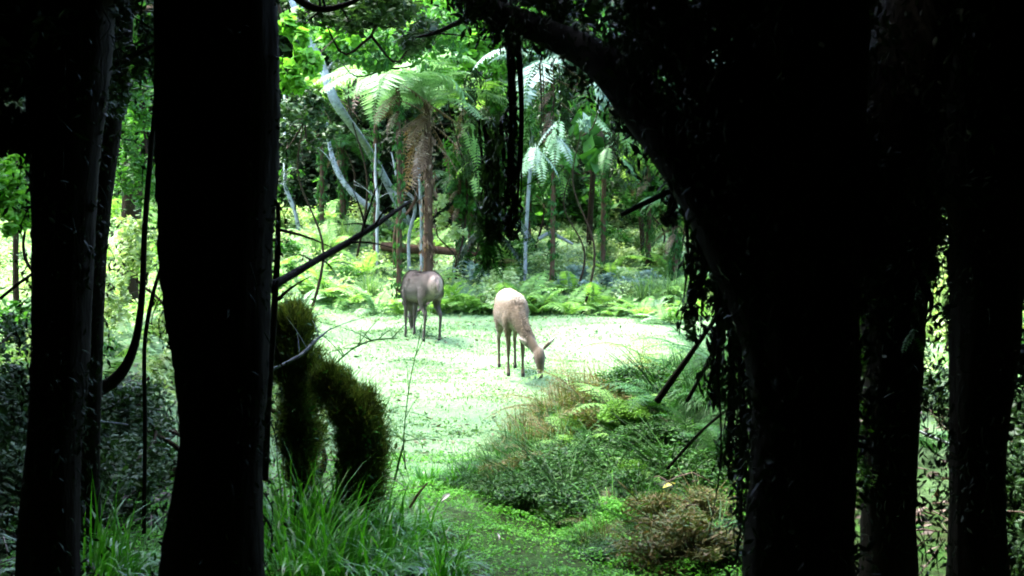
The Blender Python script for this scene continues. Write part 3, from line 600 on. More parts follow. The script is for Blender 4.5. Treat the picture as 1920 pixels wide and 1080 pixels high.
leafy('leafy_tree', 'pale-leaved tree added to read as sky gaps in the dark crown right of the arching limb', [(1270, 120, 22, 40, 110, .7, 600, 26), (1340, 200, 22, 50, 130, .7, 800, 30), (1410, 150, 22, 40, 110, .7, 600, 26)], 'leaf_blue', .14)  # added pale foliage imitating bright sky between the dark leaves
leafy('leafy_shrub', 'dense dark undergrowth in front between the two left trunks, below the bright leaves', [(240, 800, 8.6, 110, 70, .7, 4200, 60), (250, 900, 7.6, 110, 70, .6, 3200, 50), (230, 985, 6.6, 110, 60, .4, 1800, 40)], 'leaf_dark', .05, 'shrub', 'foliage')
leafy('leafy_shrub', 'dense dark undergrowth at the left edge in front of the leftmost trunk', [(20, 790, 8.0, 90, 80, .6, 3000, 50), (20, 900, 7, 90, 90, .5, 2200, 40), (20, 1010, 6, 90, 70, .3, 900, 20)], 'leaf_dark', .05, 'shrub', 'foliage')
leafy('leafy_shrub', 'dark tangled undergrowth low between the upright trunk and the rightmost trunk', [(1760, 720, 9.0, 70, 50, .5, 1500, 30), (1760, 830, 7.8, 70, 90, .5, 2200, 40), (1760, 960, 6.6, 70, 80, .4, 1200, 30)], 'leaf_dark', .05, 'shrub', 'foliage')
leafy('leafy_shrub', 'thicket of shade-dark leaves added to darken the slit between the massive tree and the upright trunk', [(1610, 560, 8, 60, 90, .4, 1800, 26), (1610, 720, 7.5, 60, 90, .4, 2400, 30), (1610, 860, 7, 60, 90, .4, 2400, 30), (1610, 1000, 6.5, 60, 90, .4, 2000, 30)], 'leaf_shade', .055, 'shrub', 'foliage')  # dark foliage added to put the slit in shade
leafy('leafy_shrub', 'thicket of shade-dark leaves added to darken the gap at ground level between the upright and rightmost trunks', [(1765, 760, 8.4, 80, 60, .5, 2600, 30), (1765, 880, 7.4, 80, 80, .5, 2800, 34), (1765, 1010, 6.4, 80, 80, .5, 2400, 30), (1900, 1000, 6.2, 60, 90, .4, 1800, 24), (1900, 820, 7.4, 60, 110, .4, 1800, 24)], 'leaf_shade', .06, 'shrub', 'foliage')  # dark foliage added over lit ground so the gap looks shaded
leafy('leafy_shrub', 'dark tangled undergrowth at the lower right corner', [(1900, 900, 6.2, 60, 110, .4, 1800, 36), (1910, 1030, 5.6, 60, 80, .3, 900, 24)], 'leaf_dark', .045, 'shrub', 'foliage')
# ---------------------------------------------------------------- tree ferns
def tree_fern(label, px, py, dd, L, nf, trunk_r, mk, deadn, azs=None, sub=7):
    top = P(px, py, dd); b = Vector((top.x, top.y, g(top.x, top.y))); t = thing('tree_fern', label, 'tree fern', b)
    H = top.z - b.z; mb = MB(); tube(mb, [(0, 0, -.1), (.03, 0, H * .5), (0, 0, H)], [trunk_r * 1.1, trunk_r, trunk_r * .9], 14, 24, .1); mb.build('trunk', M['fernbark'], t, True)
    fringe(t, 900, .11, 'dead', out=.05, drop=3) if sub == 7 else fringe(t, 1400, .10, 'fern_dark', out=.05, drop=2)
    for k in range(nf):
        az = azs[k] if azs else k * 2.399
        m = frond(L * random.uniform(.6, 1.12), random.uniform(8, 66), random.uniform(70, 140), 24, random.uniform(.24, .32), sub, az=az + random.uniform(-.25, .25), base=(0, 0, H - random.uniform(0, .12)), pin_aspect=.3, curl=random.uniform(-.5, .5)); m.build('frond', M[mk], t)
    for k in range(deadn):
        m = frond(L * random.uniform(.4, .85), random.uniform(-50, -10), random.uniform(30, 60), 16, .13, 0, az=k * 2.1 + .3 * random.random(), base=(0, 0, H - .05 - .11 * (k % 9))); m.build('dead_frond', M['dead'], t)
    return t
tree_fern('large tree fern with pale green fronds and brown skirt at the back of the clearing', 800, 190, 21.5, 1.9, 17, .085, 'fern_pale', 13,
          azs=[R(a) for a in (180, 190, 205, 170, 160, 215, 230, 250, 270, 290, 310, 330, 0, 30, 90, 130, 198)])
tree_fern('second tree fern with drooping fronds coloured pale as if sky-lit under the arching limb', 1035, 110, 21.5, 1.7, 15, .045, 'leaf_blue', 9, sub=0)  # pale bluish leaf colour stands for sky light on the fronds
tree_fern('third tree fern with green fronds at the top, right of the pale slanting trunk', 700, 60, 23, 1.7, 14, .045, 'fern', 6, sub=5)
for i, (px, py, dd, L, mk, lab) in enumerate([(600, 165, 24.5, 1.4, 'fern', 'tree fern with hanging fronds beside the tall pale slanting trunk, on its left'), (880, 175, 23, 1.4, 'fern', 'tree fern with bright fronds just right of the large one'), (1130, 190, 22.5, 1.3, 'fern_dark', 'shaded tree fern close under the arching limb'),
        (1215, 285, 23, 1.2, 'fern', 'low tree fern near the massive tree, above the bank'), (990, 285, 24, 1.3, 'fern_dark', 'dark tree fern just right of the hanging clump'), (1265, 380, 22, .9, 'fern_pale', 'smallest tree fern, pale and low, at the edge of the massive tree'), (745, 150, 21, 1.9, 'fern_pale', 'tree fern just above and left of the large one'), (860, 330, 22.5, 1.1, 'fern_dark', 'dark low tree fern left of the hanging clump')]):
    tree_fern(lab, px, py, dd, L, 13, .05, mk, 7, sub=0)
tree_fern('small dark tree fern in shade left of the large one', 640, 270, 25, 1.2, 9, .07, 'fern_dark', 4, sub=0)

# ---------------------------------------------------------------- dark hanging clump under the arching limb
def hanging(name, label, px, y0, y1, dd, w_, mk, nleaf, stems=4, frn=3, cat='vine', size=.05, fl=.3, fm='fern_dark'):
    top = P(px, y0, dd); t = thing(name, label, cat, top); mb = MB(); H = (y1 - y0) * dd / FPX; ww = w_ * dd / FPX
    for k in range(stems):
        x0 = random.uniform(-.5, .5) * ww; x1 = x0 + random.uniform(-.3, .3) * ww
        tube(mb, [(x0, 0, 0), (x0 + .02, random.uniform(-.05, .05), -H * .4), (x1, 0, -H * random.uniform(.75, 1))], [.008, .006, .002], 5, 14, .1)
    mb.build('stem', M['bark'], t)
    mb = MB(); s = rng.uniform(0, 1, nleaf); C = np.stack([rng.normal(0, .30, nleaf) * ww * (.45 + .5 * s + .35 * np.sin(s * 17)), rng.normal(0, .5, nleaf) * ww * .5, -H * s], -1)
    if nleaf: leaves(mb, C, size, .35, .1, 1.5); mb.build('foliage', M[mk], t)
    for k in range(frn):
        m = frond(fl, -35, 45, 12, .2, 0, az=random.uniform(0, 6.28), base=(random.uniform(-.4, .4) * ww, 0, -H * random.uniform(.7, .95))); m.build('frond', M[fm], t)
    return t
hanging('hanging_clump', 'dark shaggy clump of dead fronds hanging from the arching limb in mid view', 922, 225, 450, 5.2, 78, 'leaf_dark', 620, 7, 16, size=.055, fl=.26)
hanging('hanging_clump', 'dark trunk-like hanging root column inside the shaggy clump below the limb', 960, 40, 445, 5.0, 24, 'leaf_shade', 700, 12, 0, size=.045)
hanging('hanging_fern', 'short dark fern sprig dangling below the shaggy hanging clump', 915, 420, 500, 5.3, 26, 'leaf_shade', 50, 2, 5, 'fern', fl=.14)
for i, (px, y0, y1, ww, nl, lab) in enumerate([
    (1010, 120, 290, 26, 90, 'hanging fronds with pale sky light in their colour just right of the root column'), (1045, 120, 260, 20, 60, 'hanging frond spray under the middle of the arching limb'), (1150, 200, 300, 30, 200, 'dark hanging spray along the underside of the arching limb'),
    (1260, 330, 420, 30, 260, 'dark hanging tuft under the thick part of the arching limb'), (1300, 380, 640, 34, 420, 'leafy dark vine hanging at the left side of the massive tree, leftmost of several'),
    (1345, 480, 760, 44, 620, 'leafy dark vine beside the massive tree, reaching the fern mound'), (1375, 560, 900, 36, 500, 'long dark vine against the massive tree reaching nearly to the ground'),
    (1320, 440, 560, 22, 160, 'short dark vine between the longer ones at the massive tree'), (1395, 640, 1000, 24, 300, 'lowest dark vine at the foot of the massive tree'),
    (1752, 400, 520, 16, 110, 'dark vine hanging in the gap left of the rightmost trunk'), (1725, 520, 640, 18, 140, 'dark vine hanging along the right side of the upright trunk'),
    (1785, 400, 600, 14, 90, 'thin dark vine along the left side of the rightmost trunk')]):
    hanging('hanging_vine', lab, px, y0, y1, 4.2 if px > 1200 else 13, ww, 'leaf_dark' if px < 1100 else 'leaf_shade', nl, 3 if nl < 300 else 6, 2 if nl > 100 else 5, size=.04 if px > 1200 else .07, fl=.16 if px > 1200 else .5, fm='fern_dark' if px > 1100 else 'leaf_blue')  # sky-lit highlights of the two leftmost sprays are put into their frond colour
stick('hanging_root', 'thin dark root hanging plumb in front of the massive tree, left one', [(1352, 420, 3.6), (1345, 650, 3.6), (1352, 850, 3.7), (1330, 1000, 3.8)], [.004, .004, .003, .002], cat='root')
stick('hanging_root', 'thin dark root hanging plumb in front of the massive tree, right one', [(1392, 430, 3.6), (1386, 650, 3.6), (1392, 850, 3.7), (1388, 1010, 3.8)], [.005, .005, .004, .003], cat='root')

# ---------------------------------------------------------------- bank behind the clearing
def bankpos(n, y0, y1, x0=-9.5, x1=9.5):
    y_ = rng.uniform(y0, y1, n); x_ = rng.uniform(x0, x1, n); return x_, y_
mb = MB(); y_ = rng.uniform(9.5, 20.5, 16000); x_ = np.where(rng.uniform(0, 1, 16000) < .65, -1, 1) * rng.uniform(.19 * y_, .55 * y_ + 2)
leaves(mb, on_ground(x_, y_, (rng.uniform(0, 1, 16000) ** 1.5 * .35)), .075, .5, .7)
tag(mb.build('ground_cover', M['leaf_bank']), 'bright low leafy cover along both sides of the clearing', 'ground cover', kind='stuff')
mb = MB(); x_, y_ = bankpos(26000, 20.0, 26.3, -12, 12)
h_ = rng.uniform(0, 1, 26000) ** 1.5 * (.16 + .16 * np.sin(x_ * 2.3) * np.sin(y_ * 3.1) + .1)
leaves(mb, on_ground(x_, y_, h_.clip(0)), .085, .5, .7)
tag(mb.build('ground_cover', M['leaf_bank']), 'bright low leafy cover over the bank behind the clearing', 'ground cover', kind='stuff')
protos = []
for i in range(4):
    protos.append(fern_plant(9, [.85, .7, .95, .8][i], 'x', mk=['fern', 'fern_pale', 'fern', 'fern_rust'][i], parts=False, npin=15, wid=.2, group='ferns on the bank behind the clearing'))
LBF = ['bright green fern on the bank behind the clearing', 'pale silvery fern on the bank behind the clearing', 'large bright green fern arching on the bank behind the clearing', 'rusty brown fern among the green ones on the bank']
def put1(proto, x_, y_, s, label, group, dz=0):
    if proto.get('used') is None: proto['used'] = 1; o = proto
    else: o = proto.copy(); COL.objects.link(o)
    o.location = (x_, y_, g(x_, y_) + dz); o.rotation_euler = (random.uniform(-.15, .15), random.uniform(-.15, .15), random.uniform(0, 6.28)); o.scale = (s, s, s)
    o['label'] = label; o['group'] = group; return o
for k in range(150):
    x_ = random.uniform(-10.5, 10.5); y_ = 20.1 + 6.2 * random.random() ** 1.1
    if k < 40: x_ = -10 + k * .5; y_ = 20.2 + random.uniform(-.15, .5) + (0.3 if x_ > 1 else 0)
    i = random.choice([0, 0, 1, 2, 2, 3]) if y_ > 21.5 else random.choice([0, 0, 1, 2])
    put1(protos[i], x_, y_, random.uniform(.9, 1.35) if k < 40 else random.uniform(.8, 1.4), LBF[i], 'ferns on the bank behind the clearing')
bush = []
for i, (mk, sz) in enumerate((('leaf_bank', .07), ('leaf_mid', .08), ('leaf_blue', .12))):
    mb = MB(); leaves(mb, blob(520, (0, 0, .28), (.5, .5, .34), 14, .4), sz, .6, .7); bush.append(mb.build('low_bush', M[mk])); tag(bush[-1], 'x', 'bush')
LBB = ['pale green low bush on the bank behind the clearing', 'mid green low bush on the bank behind the clearing', 'blue-green broad-leaved low bush on the bank right of the deer']
for k in range(60):
    i = random.choice([0, 0, 1]); x_ = random.uniform(-10.5, 10.5); y_ = random.uniform(20.3, 26.5)
    put1(bush[i], x_, y_, random.uniform(.6, 1.2), LBB[i], 'low bushes on the bank')
for k in range(34):
    y_ = random.uniform(18.7, 20.4); x_ = random.uniform(1.2 + (20.4 - y_) * .9, 6); i = random.choice([0, 1, 2])
    put1(protos[i], x_, y_, random.uniform(.6, .95), LBF[i], 'ferns on the bank behind the clearing')
for k in range(150):
    sg = random.choice((-1, -1, 1)); y_ = random.uniform(10, 20.5); x_ = sg * random.uniform(.185 * y_ + (.1 if sg < 0 else .8), .5 * y_ + 1.5); i = random.choice([0, 1, 2])
    put1(protos[i], x_, y_, random.uniform(.6, 1.0), LBF[i].replace('on the bank behind', 'at the shaded sides of'), 'ferns along the sides of the clearing')
for k in range(40):
    sg = random.choice((-1, -1, 1)); y_ = random.uniform(10, 20); x_ = sg * random.uniform(.24 * y_ + .6, .5 * y_ + 1.5); i = random.choice([0, 0, 1])
    put1(bush[i], x_, y_, random.uniform(.7, 1.3), LBB[i].replace('on the bank behind', 'at the side of'), 'low bushes along the sides of the clearing')
for k in range(46):
    x_ = random.choice([random.uniform(.6, 6), random.uniform(.6, 6), random.uniform(-11, -5.2)]); y_ = random.uniform(26.3, 29.5); i = random.choice([0, 1, 1])
    put1(bush[i], x_, y_, random.uniform(1.6, 2.8), LBB[i].replace('low bush on the bank', 'tall bush at the top of the bank'), 'tall bushes at the top of the bank')
for (px, dd) in ((1060, 21.6), (1100, 21.3), (1140, 21.8), (1175, 21.2), (1200, 21.5), (1215, 21.9), (890, 22), (870, 22.4), (1080, 22.2)):
    p = GP(px, dd); put1(bush[2], p.x, p.y, random.uniform(.5, .8), LBB[2], 'blue-green bushes on the bank')
gt = tussock('bank_grass', 'x', (0, 0, 0), 260, .6, .18, 'grass_pale', .8, .014, seg=4)
for k in range(26):
    x_ = random.uniform(-9, 9); y_ = random.uniform(20.5, 25.5)
    put1(gt, x_, y_, random.uniform(.7, 1.3), 'pale grass tussock growing among ferns on the bank', 'grass tussocks on the bank')
# fallen pinkish logs on the bank beneath the tree fern
stick('fallen_log', 'pinkish fallen log on the bank below the tree fern', [(715, 462, 23), (760, 466, 22.9), (830, 470, 22.8), (900, 478, 22.6)], [pr(16, 23), pr(18, 23), pr(15, 23), pr(8, 23)], 'fernbark', 'log')
stick('fallen_log', 'curved pale log on the bank under the broad hanging leaves', [(1010, 448, 23), (1030, 438, 23), (1050, 445, 23), (1075, 458, 23)], [pr(7, 23), pr(8, 23), pr(7, 23), pr(4, 23)], 'bark_pale', 'log')

# ---------------------------------------------------------------- right mound of ferns, moss and rock
FR = [fern_plant(9, .5, 'x', parts=True, mk='fern_rust', npin=15, wid=.2, sub=5, group='ferns on the near right mound'),
      fern_plant(10, .5, 'x', parts=True, mk='fern', npin=15, wid=.2, sub=5, group='ferns on the near right mound'),
      fern_plant(9, .45, 'x', parts=True, mk='fern_dark', npin=15, wid=.2, sub=5, group='ferns on the near right mound')]
LBM = ['rusty olive fern growing on the mound right of the clearing', 'fresh green fern growing on the mound right of the clearing', 'dark green fern in the shade of the mound right of the clearing']
def mound(i, px, dd, s):
    p = GP(px, dd); o = put(FR[i], p.x, p.y, random.uniform(0, 6.28), s * 1.2, LBM[i], 'ferns on the near right mound'); return o
for (i, px, dd, s) in [(0, 1100, 9.2, 1.0), (0, 1150, 9.5, 1.1), (1, 1210, 9.6, 1.1), (1, 1260, 9.3, 1.2), (0, 1050, 8.8, .9), (0, 1180, 8.9, .9), (0, 1230, 8.6, .9), (1, 1310, 9.0, 1.2), (2, 1280, 8.2, 1.1),
                       (2, 1340, 8.2, 1.2), (2, 1240, 7.7, .9), (1, 1010, 8.3, .8), (2, 980, 7.9, .8), (2, 1120, 7.7, .8), (0, 1040, 7.7, .8), (1, 960, 7.6, .6), (2, 1300, 7.3, 1.0), (1, 1150, 6.6, .5), (0, 1080, 8.9, 1.4), (1, 1140, 9.2, 1.5), (0, 1200, 9.3, 1.6), (1, 1260, 9.0, 1.6), (2, 1320, 8.6, 1.6), (0, 1300, 9.4, 1.7), (0, 1120, 8.3, 1.2), (2, 1010, 8.0, 1.0), (1, 1180, 7.9, 1.1), (2, 1260, 7.6, 1.2), (2, 960, 7.5, .8), (1, 1080, 7.7, .9), 
                       (2, 1000, 7.1, .8), (2, 930, 7.3, .7), (0, 1140, 6.3, .55), (1, 1210, 6.9, .6), (2, 1350, 7.0, 1.0), (0, 1300, 9.8, 1.2), (2, 1380, 7.8, 1.3), (2, 1740, 9.5, 1.2), (2, 1770, 8.5, 1.2), (2, 1760, 7.0, 1.), (2, 1900, 7.5, 1.2)]:
    mound(i, px, dd, s)
tf = tussock('fine_grass', 'x', (0, 0, 0), 420, .42, .20, 'fern_rust', 1.0, .006, seg=5)
tf2 = tussock('fine_grass', 'x', (0, 0, 0), 420, .36, .20, 'fern_dark', 1.2, .006, seg=5)
for (px, dd, s, k) in [(1110, 8.8, 1.3, 0), (1060, 8.5, 1.2, 0), (1150, 9.0, 1.4, 0), (1000, 8.1, 1.1, 0), (960, 7.7, 1.0, 1), (1030, 7.9, 1.1, 1), (930, 7.5, .9, 1), (890, 7.4, .8, 1), (1090, 8.2, 1.1, 1), (1090, 9.0, .95, 0), (1020, 8.6, .85, 0), (950, 8.0, .7, 0), (1000, 7.8, .8, 1), (1060, 7.9, .9, 0), (920, 7.6, .7, 1), (900, 7.3, .6, 1), (1130, 8.7, .9, 0), (960, 7.1, .8, 1), (1010, 6.9, .7, 1), (1090, 6.8, .6, 1),
                       (1170, 9.4, .9, 0), (1210, 8.4, .8, 0), (1290, 8.6, .9, 1), (1330, 7.6, 1., 1), (1120, 6.0, .5, 0), (1160, 6.2, .5, 1), (1100, 5.9, .45, 1), (1250, 6.6, .5, 1), (870, 7.5, .5, 1), (830, 7.5, .5, 1)]:
    p = GP(px, dd); put1(tf if k == 0 else tf2, p.x, p.y, s, ['olive brown fine grass tuft on the mound right of the clearing', 'dark green fine grass tuft low on the mound right of the clearing'][k], ['olive grass tufts on the mound', 'dark grass tufts on the mound'][k])
M['heath'] = leaf_mat('heath_leaf', [(.005, .018, .003), (.014, .05, .008), (.035, .125, .014), (.045, .05, .014)], .25)
mbm = []
for i, mk in enumerate(('heath', 'sprig', 'fern_rust')):
    mb = MB(); leaves(mb, blob(3600, (0, 0, .10), (.34, .34, .17), 16, .34), .030, .35, .4)
    for k in range(40):
        a = random.uniform(0, 6.28); q = Vector((math.cos(a) * .3, math.sin(a) * .3, random.uniform(.05, .34))) * random.uniform(.7, 1.2); tube(mb, [(0, 0, 0), q * .5 + Vector((0, 0, .04)), q], [.004, .003, .001], 4, 5)
    mbm.append(mb.build('heath_bush', M[mk])); tag(mbm[-1], 'x', 'bush')
LMB = ['dark small-leaved bush on the mound right of the clearing', 'fresh green small-leaved bush on the mound right of the clearing', 'brownish small-leaved bush on the mound right of the clearing']
for (i, px, dd, s) in [(2, 1000, 7.3, .9), (0, 960, 7.5, .9), (0, 1060, 6.9, .9), (2, 1130, 8.4, 1.1), (0, 1060, 8.4, 1), (2, 1200, 8.1, 1.), (0, 1250, 7.8, 1.1),
        (1, 1150, 6.3, .8), (1, 1100, 6.1, .7), (0, 1050, 6.85, .9), (0, 1115, 6.8, .8), (0, 1175, 6.75, .8), (2, 1120, 8.0, 1.2), (0, 1000, 7.0, .9), (0, 1230, 7.3, .9), (0, 1125, 7.35, .45), (0, 1215, 8.3, 1.2), (0, 1010, 7.7, .8), (2, 950, 7.2, .7), (0, 1160, 8.6, 1.1), (0, 1275, 7.3, .9), (0, 1080, 6.5, .6), (0, 1000, 6.75, .9), (0, 1060, 6.6, .9), (0, 1110, 6.6, .9), (0, 940, 6.9, .8), (0, 1150, 7.0, 1.0), (0, 1040, 7.3, 1.0), (0, 1090, 7.5, 1.0), (0, 1200, 6.7, .9), (0, 980, 7.3, .9), (2, 1060, 8.0, 1.1), (0, 1170, 7.7, 1.0), (0, 1260, 6.9, 1.0), (0, 900, 7.15, .6), (0, 1200, 6.2, .9), (0, 1150, 5.8, .7), (2, 1240, 6.2, .9), (0, 1280, 6.8, 1), (2, 1320, 6.4, 1), (0, 1350, 5.9, 1), (2, 1300, 5.7, .9), (0, 900, 7.4, .6), (0, 930, 7.0, .6), (1, 1010, 8.2, .7), (1, 1195, 6.75, .5), (2, 1230, 5.6, .7)]:
    p = GP(px, dd); ob = put1(mbm[i], p.x, p.y, s, LMB[i], 'heath bushes on the mound'); ob.scale = (s * random.uniform(.8, 1.4), s * random.uniform(.8, 1.3), s * random.uniform(.6, 1.15))
def rock(label, px, py, dd, sx_, sy_, sz_, top='moss', seed=0, name='mossy_rock'):
    c = hit(px, py + 26); c.z += sz_ * .6 + (.10 if top and py < 820 else 0); rs = np.random.default_rng(seed); t = thing(name, label, 'rock', c)
    me = bpy.data.meshes.new('stone'); import bmesh; bm = bmesh.new(); bmesh.ops.create_icosphere(bm, subdivisions=4, radius=1)
    ph = rs.uniform(0, 6.28, 9)
    for v in bm.verts:
        p = v.co; k = 1 + .13 * math.sin(2.3 * p.x + ph[0]) * math.sin(2.9 * p.y + ph[1]) + .09 * math.sin(5 * p.z + ph[2] + 3 * p.x) + .04 * math.sin(11 * p.y + ph[3]) * math.sin(9 * p.x)
        v.co = Vector((p.x * sx_ * k, p.y * sy_ * k, p.z * sz_ * k))
    Cs = np.array([v.co[:] for v in bm.verts]); bm.to_mesh(me); bm.free(); me.materials.append(M['mossrock' if top else 'rock'])
    for p_ in me.polygons: p_.use_smooth = True
    o = bpy.data.objects.new('stone', me); COL.objects.link(o); o.parent = t
    if top:
        Ct = Cs[Cs[:, 2] > -.1 * sz_]; Ct = Ct[rs.integers(0, len(Ct), 7000)] * 1.0 + rs.normal(0, .007, (7000, 3)); mb = MB(); leaves(mb, Ct, .014, .5, .4, rs=rs); mb.build('moss', M[top], t)
    return t
M['mossrock'] = bark_mat('mossy_stone', [(.012, .020, .006), (.03, .07, .010), (.05, .11, .015)], 9, stretch=(1, 1, 1))
M['rock'] = bark_mat('grey_rock', [(.04, .05, .04), (.09, .11, .10), (.17, .20, .20)], 7, stretch=(1, 1, 1))
rock('bright green mossy boulder top, left one of the two on the mound', 1075, 812, 7.6, .17, .17, .09, seed=1)
rock('bright green mossy boulder top, right one of the two on the mound', 1172, 800, 7.5, .18, .17, .10, seed=2)
rock('small mossy stone low on the mound beside the pale slab', 1185, 884, 6.7, .15, .12, .09, seed=3)
rock('pale bare slab of rock leaning low on the mound', 1238, 892, 6.6, .12, .10, .04, None, 4, 'rock_slab')
rock('grey stone half hidden below the longer leaning stick', 1225, 742, 8.4, .12, .10, .07, None, 5, 'rock_slab')

# ---------------------------------------------------------------- fuzzy shrubs left
def fuzzy(label, pts, dd, n, name='fuzzy_shrub'):
    """pts: (px, py, halfwidth px)"""
    b = P(pts[0][0], pts[0][1], dd); b.z = g(b.x, b.y); t = thing(name, label, 'shrub', b)
    A = np.array([[*(P(a, c, dd) - b), h * dd / FPX] for a, c, h in pts]); S = catmull(A, 60)
    mb = MB(); i = rng.integers(0, 60, n); q = rng.normal(0, 1, (n, 3)); q = unit(q) * rng.uniform(.1, 1, (n, 1)) ** .6
    lump = .58 + .5 * np.sin(i * .31 + 3.3 * np.sign(q[:, 0]) + q[:, 1] * 3 + n)[:, None] * rng.uniform(.3, 1, (n, 1)) + .25 * np.abs(rng.normal(0, .45, (n, 1)))
    C = S[i, :3] + q * S[i, 3:4] * lump + rng.normal(0, .012, (n, 3))
    tk = 70; tj = rng.integers(2, 59, tk); tq = unit(rng.normal(0, 1, (tk, 3))); tc = S[tj, :3] + tq * S[tj, 3:4] * rng.uniform(.7, 1.25, (tk, 1)); ti = rng.integers(0, tk, n // 3)
    C[: n // 3] = tc[ti] + rng.normal(0, .022, (n // 3, 3)) * np.array([1, 1, 1.5]); q[: n // 3] = tq[ti] * .5 + np.array([0, 0, .5])
    # fine twigs pointing outwards
    dirs = unit(q + np.array([0, 0, .55]) + rng.normal(0, .45, (n, 3))); L_ = rng.uniform(.03, .11, n)[:, None]; s = unit(np.cross(dirs, rng.normal(0, 1, (n, 3)))) * .0022
    V = np.stack([C - s, C + s, C + dirs * L_ + s * .4, C + dirs * L_ - s * .4], 1).reshape(-1, 3); mb.add(V, np.arange(n)[:, None] * 4 + np.array([[0, 1, 2, 3]]))
    leaves(mb, C[: n // 3], .02, .4, .2)
    mb.build('foliage', M['twiggy'], t)
    mb = MB(); k_ = rng.integers(0, n, 2600); k_ = k_[i[k_] < 34]; leaves(mb, C[k_] + rng.normal(0, .05, (len(k_), 3)), .035, .4, .3); mb.build('leaf_sprigs', M['leaf_mid'], t)
    mb = MB()
    for k in range(9):
        a = random.uniform(-.4, .4); st = [Vector(S[j, :3]) + Vector((a * S[j, 3], random.uniform(-.3, .3) * S[j, 3], 0)) for j in (0, 15, 30, 45, 56)]
        tube(mb, [(a * .12, 0, -.05)] + st, [.012, .01, .008, .006, .004, .002], 5, 20)
    core = [(S[j, 0], S[j, 1], S[j, 2]) for j in (2, 15, 30, 45, 54)]; tube(mb, core, [S[j, 3] * .38 for j in (2, 15, 30, 45, 54)], 10, 24, .25)
    mb.build('stem', M['bark'], t, True); return t
for i, (px, y0, y1, dd, ww, nl, mk) in enumerate([(1000, -60, 250, 21.5, 60, 900, 'leaf_mid'), (1060, -60, 330, 22, 60, 1000, 'leaf_dark'), (1125, -60, 230, 21, 50, 800, 'leaf_mid'), (1180, -60, 350, 22, 70, 1200, 'leaf_dark'), (1240, -60, 300, 21.5, 60, 900, 'leaf_mid'), (885, -60, 330, 22, 50, 900, 'leaf_dark'), (935, -60, 420, 23, 50, 900, 'leaf_mid')]):
    hanging('leafy_curtain', 'leafy curtain of hanging climber in %s, %s' % ('mid green' if mk == 'leaf_mid' else 'dark green', ['just right of the root column', 'second right of the root column', 'middle one under the arching limb', 'reaching lowest at the right', 'closest behind the arching limb', 'left of the root column above the bank', 'directly behind the shaggy clump'][i]), px, y0, y1, dd, ww, mk, nl, 5, 5, size=.13, fl=1.0, fm='fern' if i % 2 else 'fern_pale')
leafy('leafy_shrub', 'dense thicket of shade-dark leaves added as the shade of the hollow behind the crooked pale trunk', [(600, 360, 27.2, 100, 80, .8, 5200, 60), (720, 360, 27.2, 100, 80, .8, 5200, 60), (840, 350, 27.2, 70, 90, .8, 3600, 40), (660, 280, 27.4, 150, 60, .9, 4600, 60)], 'leaf_shade', .15, 'shrub', 'foliage')  # added dark foliage screen standing for the deep shade under the canopy
leafy('leafy_shrub', 'pale shrub hiding the foot of the large tree fern', [(830, 400, 22, 30, 40, .4, 300, 12), (855, 430, 21.6, 30, 26, .4, 260, 10)], 'leaf_bank', .10, 'shrub', 'foliage')
fuzzy('tall fuzzy brown-green shrub column beside the thick left trunk', [(565, 900, 34), (558, 800, 38), (560, 720, 36), (550, 665, 34), (552, 625, 28), (545, 600, 18)], 6.4, 34000)
fuzzy('lower fuzzy brown-green shrub arching toward the turf', [(684, 945, 36), (684, 870, 40), (676, 810, 40), (658, 770, 36), (634, 735, 25), (610, 712, 14)], 6.2, 28000)
leafy('leafy_shrub', 'small pale-leaved shrub between the thick left trunk and the fuzzy column', [(512, 700, 6.8, 26, 60, .2, 320, 12), (600, 800, 7, 22, 50, .2, 260, 10)], 'leaf_bank', .035, 'shrub', 'foliage', aspect=.7)

# ---------------------------------------------------------------- near grass tussocks
TL = [(560, 5.4, .62, 420, 'large bright grass tussock at the bottom right of the thick left trunk'), (610, 5.9, .55, 340, 'tall green grass tussock before the fuzzy shrub column'),
      (655, 5.3, .5, 340, 'bushy grass tussock at the bottom, second from the thick left trunk'), (535, 6.1, .6, 280, 'grass tussock close to the thick left trunk, behind the largest one'),
      (730, 5.6, .42, 260, 'grass tussock with arching blue-highlighted blades before the lower fuzzy shrub'), (820, 5.35, .34, 240, 'small grass tussock at the bottom centre on the mossy floor'),
      (700, 6.1, .42, 220, 'grass tussock at the foot of the lower fuzzy shrub'), (775, 6.2, .34, 170, 'short grass tussock under the tall seed stalk'),
      (160, 5.2, .55, 300, 'grass tussock with blue-highlighted arching blades at the lower left between trunks'), (215, 5.4, .42, 220, 'smaller grass tussock at lower left beside the thick trunk'),
      (110, 5.6, .38, 150, 'thin grass tussock at the foot of the leftmost trunk'), (860, 7.4, .22, 240, 'low grass tuft at the near lip of the clearing'),
      (800, 7.5, .2, 240, 'low grass tuft at the near lip of the clearing, left of its neighbour')]
for (px, dd, h, n, lab) in TL:
    p = GP(px, dd); tussock('grass_tussock', lab, p, int(n * .54), h * 1.15, .17 * h / .5, 'grass', 1.15, .0125, 'grass tussocks at the near edge')
mb = MB()
for (px, dd, n) in ((740, 5.4, 18), (180, 5.2, 22), (830, 5.3, 14), (650, 5.8, 14)):
    p = GP(px, dd); o = MB(); blades(o, rng.normal(0, .05, (n, 3)) * np.array([1, 1, 0]), .55, .010, 1.7, seg=8); ob = o.build('arching_blades', M['highlight_blade']); ob.location = p
    tag(ob, 'long grass blades with painted bluish sky highlights arching out of the tussock ' + {740: 'before the lower fuzzy shrub', 180: 'at the lower left', 830: 'at the bottom centre', 650: 'before the shrub column'}[px], 'grass'); ob.name = 'highlight_grass_tuft'
